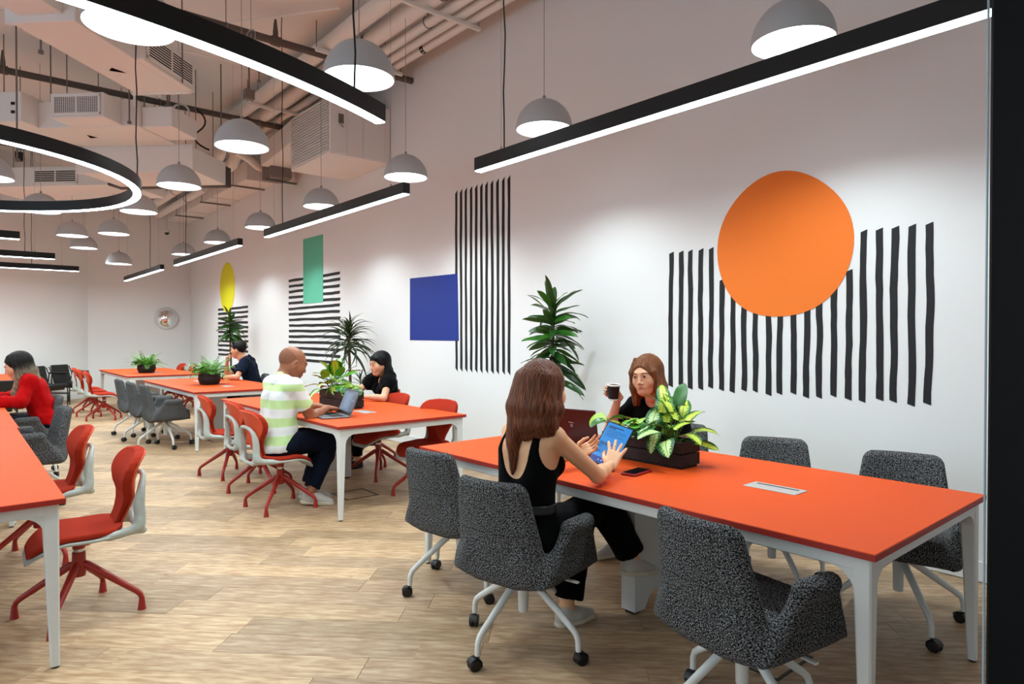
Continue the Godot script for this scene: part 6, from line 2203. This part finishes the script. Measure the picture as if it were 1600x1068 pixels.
	for s in [-1.0, 1.0]: f.cone(v3(s * 0.05, -0.035, 0.0), v3(s * 0.022, -0.086, 0.05), 0.0248, 0.0232, 0.025)
	f.cut(v3(0, -0.045, 0), v3(0, 1, 0.1).normalized())
	f.ell(v3(0, -0.055, 0.10), v3(0.026, 0.014, 0.03), 0.006, true)
	g = Geo.new()
	f.into(g)
	put(t, "beard_shadow", g, mat("beard_shadow", Color(0.44, 0.285, 0.21), 0.75), hx)
	face_parts(t, hx, Color(0.36, 0.17, 0.14), Color(0.04, 0.03, 0.025), "c")

func woman_puff(fold: FastNoiseLite, blackc: Material, sw: Material, sole: Material) -> void:
	var t := figure("woman in a black blouse with puffed sleeves and long black hair", v3(3.74, 0, -6.5), deg_to_rad(-100))
	var J := seated(0.24, 0.0, 0.95)
	J.elL = loc(t, 3.45, 0.775, -6.12); J.wrL = loc(t, 3.33, 0.785, -6.34)
	J.elR = loc(t, 3.42, 0.785, -6.74); J.wrR = loc(t, 3.28, 0.785, -6.58)
	var skin := skin_mat("skin_light", Color(0.80, 0.60, 0.475))
	var head := loc(t, 3.60, 1.118, -6.475)
	var hx := body(t, J, {"skin": skin, "s": 0.93, "fem": 1.0, "head": head, "look": dirl(t, -1.0, -0.20, -0.02), "head_s": 1.08, "hand_s": 0.95,
		"handL": [dirl(t, -0.6, -0.02, -0.8), dirl(t, 0, 1, 0), [0.3, 0.3, 0.3, 0.35], 0.05, 0.4],
		"handR": [dirl(t, -0.6, -0.02, 0.8), dirl(t, 0, 1, 0), [0.3, 0.3, 0.3, 0.35], 0.05, 0.4]})
	var b := bounds(J, 0.18)
	var f := Field.new(v3(b[0].x, 0.5, b[0].z), v3(b[1].x, J.neck.y + 0.12, b[1].z), 0.010)
	torso(f, J, 0.012, 0.95, 1.0)
	var bs: Basis = J.bs
	for q in ["L", "R"]:
		var a: Vector3 = J["sh" + q]; var e: Vector3 = J["el" + q]
		f.cone(a, a.lerp(e, 0.35), 0.068, 0.085, 0.03)
		f.cone(a.lerp(e, 0.35), a.lerp(e, 0.62), 0.085, 0.056, 0.03, false, true)
	f.cone(J.neck + bs * v3(0, 0.05, 0.01), J.chest + bs * v3(0, -0.02, 0.16), 0.072, 0.035, 0.01, true)
	f.cut(J.pel + v3(0, -0.03, 0), v3(0, -1, 0))
	garment(t, "blouse", f, blackc, fold, 0.008)
	f = Field.new(b[0], v3(b[1].x, 0.72, b[1].z), 0.012)
	for q in [-1.0, 1.0]: f.cone(J.pel + v3(q * 0.066, -0.01, -0.01), J.waist, 0.106, 0.09, 0.04)
	legs(f, J, 0.014, 0.95, 0.004, 0.92)
	f.cut(J.pel + v3(0, 0.1, 0), v3(0, 1, 0))
	garment(t, "trousers", f, blackc, fold, 0.005)
	shoe(t, J.anL, v3(0.1, 0, 1), mats.castor_black, mats.castor_black, 0.96)
	shoe(t, J.anR, v3(-0.1, 0, 1), mats.castor_black, mats.castor_black, 0.96)
	f = Field.new(v3(-0.15, -0.32, -0.19), v3(0.15, 0.15, 0.14), 0.005)
	hair_cap(f, 0.005, 0.011)
	for k in 9: strand(f, lerpf(-1.5, 1.5, k / 8.0), -0.08, -0.24, 0.021, 0.010, 1.02)
	for s in [-1.0, 1.0]: # thin fringe, locks tucked behind the ears
		for q in 3: f.cone(v3(s * (0.006 + 0.012 * q), 0.098 - 0.006 * q, 0.066), v3(s * (0.016 + 0.017 * q), 0.046 - 0.006 * q, 0.093 - 0.008 * q), 0.008, 0.003, 0.006)
		f.cone(v3(s * 0.055, 0.075, 0.045), v3(s * 0.079, 0.01, 0.018), 0.012, 0.013, 0.02)
	f.ell(v3(0, -0.036, 0.098), v3(0.085, 0.106, 0.088), 0.010, true)
	for s in [-1.0, 1.0]:
		for q in 3: f.cone(v3(s * (0.006 + 0.012 * q), 0.098 - 0.006 * q, 0.066), v3(s * (0.016 + 0.017 * q), 0.05 - 0.006 * q, 0.093 - 0.008 * q), 0.007, 0.003, 0.006)
	f.folds(fold, v3(95, 4, 95), 0.002)
	var g := Geo.new()
	f.into(g)
	put(t, "hair", g, hair_mat("hair_black", Color(0.035, 0.028, 0.027)), hx)
	face_parts(t, hx, Color(0.66, 0.33, 0.30), Color(0.05, 0.035, 0.03), "d")
	g = Geo.new()
	f = Field.new(v3(-0.08, -0.18, -0.1), v3(0.08, -0.09, 0.05), 0.0035)
	f.cone(v3(0, -0.125, -0.032), v3(0, -0.14, -0.035), 0.0545, 0.0555, 0.005)
	f.cut(v3(0, -0.125, 0), v3(0, 1, 0)); f.cut(v3(0, -0.14, 0), v3(0, -1, 0))
	f.into(g)
	put(t, "choker", g, mats.castor_black, hx)

func man_navy(fold: FastNoiseLite, denim: Material, sw: Material, sole: Material) -> void:
	var t := figure("man in a navy shirt resting his chin on his hand at the third table", v3(3.66, 0, -10.72), deg_to_rad(-124))
	var J := seated(0.26, 0.0, 1.06, 0.03)
	J.elL = loc(t, 3.33, 0.79, -10.42); J.wrL = loc(t, 3.17, 0.785, -10.62)
	J.elR = loc(t, 3.38, 0.79, -11.08); J.wrR = loc(t, 3.36, 1.005, -11.0)
	var skin := skin_mat("skin_warm", Color(0.77, 0.555, 0.43))
	var head := loc(t, 3.48, 1.205, -10.83)
	var hx := body(t, J, {"skin": skin, "s": 1.02, "fem": 0.0, "head": head, "look": dirl(t, -0.80, -0.10, -0.62), "head_s": 1.07, "hand_s": 1.0,
		"handL": [dirl(t, -0.7, 0.0, -0.7), dirl(t, 0, 1, 0), [0.3, 0.35, 0.35, 0.4], 0.05, 0.3],
		"handR": [dirl(t, 0.02, 0.9, 0.2), dirl(t, -0.7, 0.2, -0.6), [0.8, 0.85, 0.9, 0.9], 0.03, 0.4]})
	var b := bounds(J, 0.18)
	var f := Field.new(v3(b[0].x, 0.46, b[0].z), v3(b[1].x, J.neck.y + 0.12, b[1].z), 0.010)
	torso(f, J, 0.018, 1.06, 0.0)
	arms(f, J, 0.024, 1.04, 0.72)
	var bs: Basis = J.bs
	f.ell(J.neck + bs * v3(0, 0.06, 0.035), v3(0.066, 0.075, 0.075), 0.008, true, bs)
	f.cut(J.pel + v3(0, -0.05, 0), v3(0, -1, 0))
	var navy := cloth_mat("shirt_navy", Color(0.055, 0.085, 0.15))
	garment(t, "shirt", f, navy, fold, 0.009)
	f = Field.new(J.neck + v3(-0.105, -0.05, -0.10), J.neck + v3(0.105, 0.09, 0.12), 0.007)
	f.cone(J.neck + bs * v3(0, -0.045, 0.0), J.neck + bs * v3(0, 0.03, 0.012), 0.082, 0.067, 0.01)
	f.cone(J.neck + bs * v3(0, -0.07, 0.0), J.neck + bs * v3(0, 0.08, 0.014), 0.071, 0.059, 0.008, true)
	f.cut(J.neck + bs * v3(0, 0.034, 0), bs * v3(0, 1, 0.4).normalized())
	f.cut(J.neck + bs * v3(0, -0.045, 0), bs * v3(0, -1, 0.25).normalized())
	garment(t, "collar", f, navy, fold, 0.0)
	f = Field.new(b[0], v3(b[1].x, 0.74, b[1].z), 0.013)
	for q in [-1.0, 1.0]: f.cone(J.pel + v3(q * 0.07, -0.01, -0.01), J.waist, 0.112, 0.095, 0.04)
	legs(f, J, 0.016, 1.05, 0.004, 0.93)
	f.cut(J.pel + v3(0, 0.1, 0), v3(0, 1, 0))
	garment(t, "jeans", f, denim, fold, 0.006)
	shoe(t, J.anL, v3(0.1, 0, 1), mats.castor_black, mats.castor_black, 1.08)
	shoe(t, J.anR, v3(-0.1, 0, 1), mats.castor_black, mats.castor_black, 1.08)
	f = Field.new(v3(-0.12, -0.09, -0.15), v3(0.12, 0.16, 0.13), 0.0045)
	hair_cap(f, 0.005, 0.007)
	f.cone(v3(-0.04, 0.106, 0.050), v3(0.04, 0.106, 0.050), 0.019, 0.019, 0.02)
	f.ell(v3(0, -0.03, 0.112), v3(0.092, 0.098, 0.084), 0.008, true)
	for s in [-1.0, 1.0]: f.ell(v3(s * 0.085, -0.045, 0.006), v3(0.03, 0.055, 0.040), 0.006, true)
	f.cut(v3(0, -0.055, 0), v3(0, -1, 0.2).normalized())
	f.folds(fold, v3(70, 30, 70), 0.0022)
	var g := Geo.new()
	f.into(g)
	put(t, "hair", g, hair_mat("hair_black", Color(0.035, 0.028, 0.027)), hx)
	face_parts(t, hx, Color(0.52, 0.26, 0.22), Color(0.03, 0.025, 0.02), "e")
	g = Geo.new()
	var wd: Vector3 = (J.elL - J.wrL).normalized()
	g.tube([J.wrL + wd * 0.012, J.wrL + wd * 0.038], 0.032, 16, false)
	g.tube([J.wrL + wd * 0.008 + v3(0, 0.026, 0), J.wrL + wd * 0.042 + v3(0, 0.026, 0)], 0.015, 12)
	put(t, "wristwatch", g, mats.castor_black)

func woman_red(fold: FastNoiseLite, denim: Material, sw: Material, sole: Material) -> void:
	var t := figure("woman in a red jumper with long dark-to-blond hair at the left table", v3(0.70, 0, -8.23), deg_to_rad(-98))
	var J := seated(0.36, 0.0, 0.98)
	J.elL = loc(t, 0.50, 0.785, -8.00); J.wrL = loc(t, 0.26, 0.795, -8.08)
	J.elR = loc(t, 0.48, 0.80, -8.52); J.wrR = loc(t, 0.25, 0.80, -8.40)
	var skin := skin_mat("skin_light", Color(0.80, 0.60, 0.475))
	var head := loc(t, 0.50, 1.125, -8.22)
	var hx := body(t, J, {"skin": skin, "s": 0.95, "fem": 1.0, "head": head, "look": dirl(t, -1.0, -0.40, -0.22), "head_s": 1.08, "hand_s": 0.95,
		"handL": [dirl(t, -1, -0.02, -0.2), dirl(t, 0, 1, 0), [0.25, 0.3, 0.3, 0.35], 0.06, 0.2],
		"handR": [dirl(t, -1, -0.02, 0.3), dirl(t, 0, 1, 0), [0.25, 0.3, 0.3, 0.35], 0.06, 0.2]})
	var b := bounds(J, 0.18)
	var f := Field.new(v3(b[0].x, 0.46, b[0].z), v3(b[1].x, J.neck.y + 0.12, b[1].z), 0.010)
	torso(f, J, 0.024, 1.0, 1.0)
	for q in ["L", "R"]:
		var a: Vector3 = J["sh" + q]; var e: Vector3 = J["el" + q]; var w: Vector3 = J["wr" + q]
		f.cone(a, e, 0.066, 0.062, 0.04)
		f.cone(e, e.lerp(w, 0.75), 0.061, 0.056, 0.03)
		f.cone(e.lerp(w, 0.75), e.lerp(w, 0.98), 0.058, 0.036, 0.02, false, true)
	var bs: Basis = J.bs
	f.cone(J.pel + v3(-0.08, 0.02, -0.02), J.pel + v3(0.08, 0.02, -0.02), 0.135, 0.135, 0.04)
	f.ell(J.neck + bs * v3(0, 0.06, 0.035), v3(0.068, 0.08, 0.08), 0.008, true, bs)
	f.cut(J.pel + v3(0, 0.0, 0), v3(0, -1, -0.1).normalized())
	garment(t, "jumper", f, cloth_mat("jumper_red", Color(0.66, 0.025, 0.035)), fold, 0.013, Vector3(8, 7, 8))
	f = Field.new(b[0], v3(b[1].x, 0.74, b[1].z), 0.011)
	for q in [-1.0, 1.0]: f.cone(J.pel + v3(q * 0.072, -0.01, -0.02), J.waist, 0.115, 0.1, 0.04)
	legs(f, J, 0.014, 1.02, 0.004, 0.93)
	f.cut(J.pel + v3(0, 0.1, 0), v3(0, 1, 0))
	garment(t, "jeans", f, cloth_mat("denim_blue", Color(0.06, 0.10, 0.18)), fold, 0.006)
	shoe(t, J.anL, v3(0.1, 0, 1), sw, sole, 0.98)
	shoe(t, J.anR, v3(-0.1, 0, 1), sw, sole, 0.98)
	f = Field.new(v3(-0.16, -0.40, -0.19), v3(0.16, 0.15, 0.20), 0.0055)
	hair_cap(f, 0.006, 0.014)
	for k in 11: strand(f, lerpf(-1.7, 1.7, k / 10.0), -0.08, -0.22 - 0.015 * sin(k * 1.7), 0.025, 0.012, 1.12, 0.01)
	for s in [-1.0, 1.0]: # front lengths that fall forwards past the cheeks
		f.cone(v3(s * 0.03, 0.108, 0.03), v3(s * 0.075, 0.02, -0.002), 0.014, 0.018, 0.02)
		f.cone(v3(s * 0.075, 0.02, -0.002), v3(s * 0.088, -0.10, 0.018), 0.020, 0.028, 0.02)
		f.cone(v3(s * 0.088, -0.10, 0.018), v3(s * 0.078, -0.22, 0.095), 0.028, 0.032, 0.02)
		f.cone(v3(s * 0.078, -0.22, 0.095), v3(s * 0.072, -0.36, 0.15), 0.032, 0.012, 0.02)
	f.ell(v3(0, -0.028, 0.108), v3(0.095, 0.104, 0.092), 0.010, true)
	f.folds(fold, v3(80, 3, 80), 0.003)
	var g := Geo.new()
	g.use_c = true
	f.into(g, Transform3D.IDENTITY, func(p: Vector3) -> Color: return Color(0.018, 0.013, 0.011).lerp(Color(0.68, 0.50, 0.32), smoothstep(0.02, -0.15, p.y)))
	var hm := hair_mat("hair_two_tone", Color(0.62, 0.62, 0.62))
	hm.vertex_color_use_as_albedo = true
	put(t, "hair", g, hm, hx)
	face_parts(t, hx, Color(0.62, 0.33, 0.30), Color(0.05, 0.035, 0.03), "f")
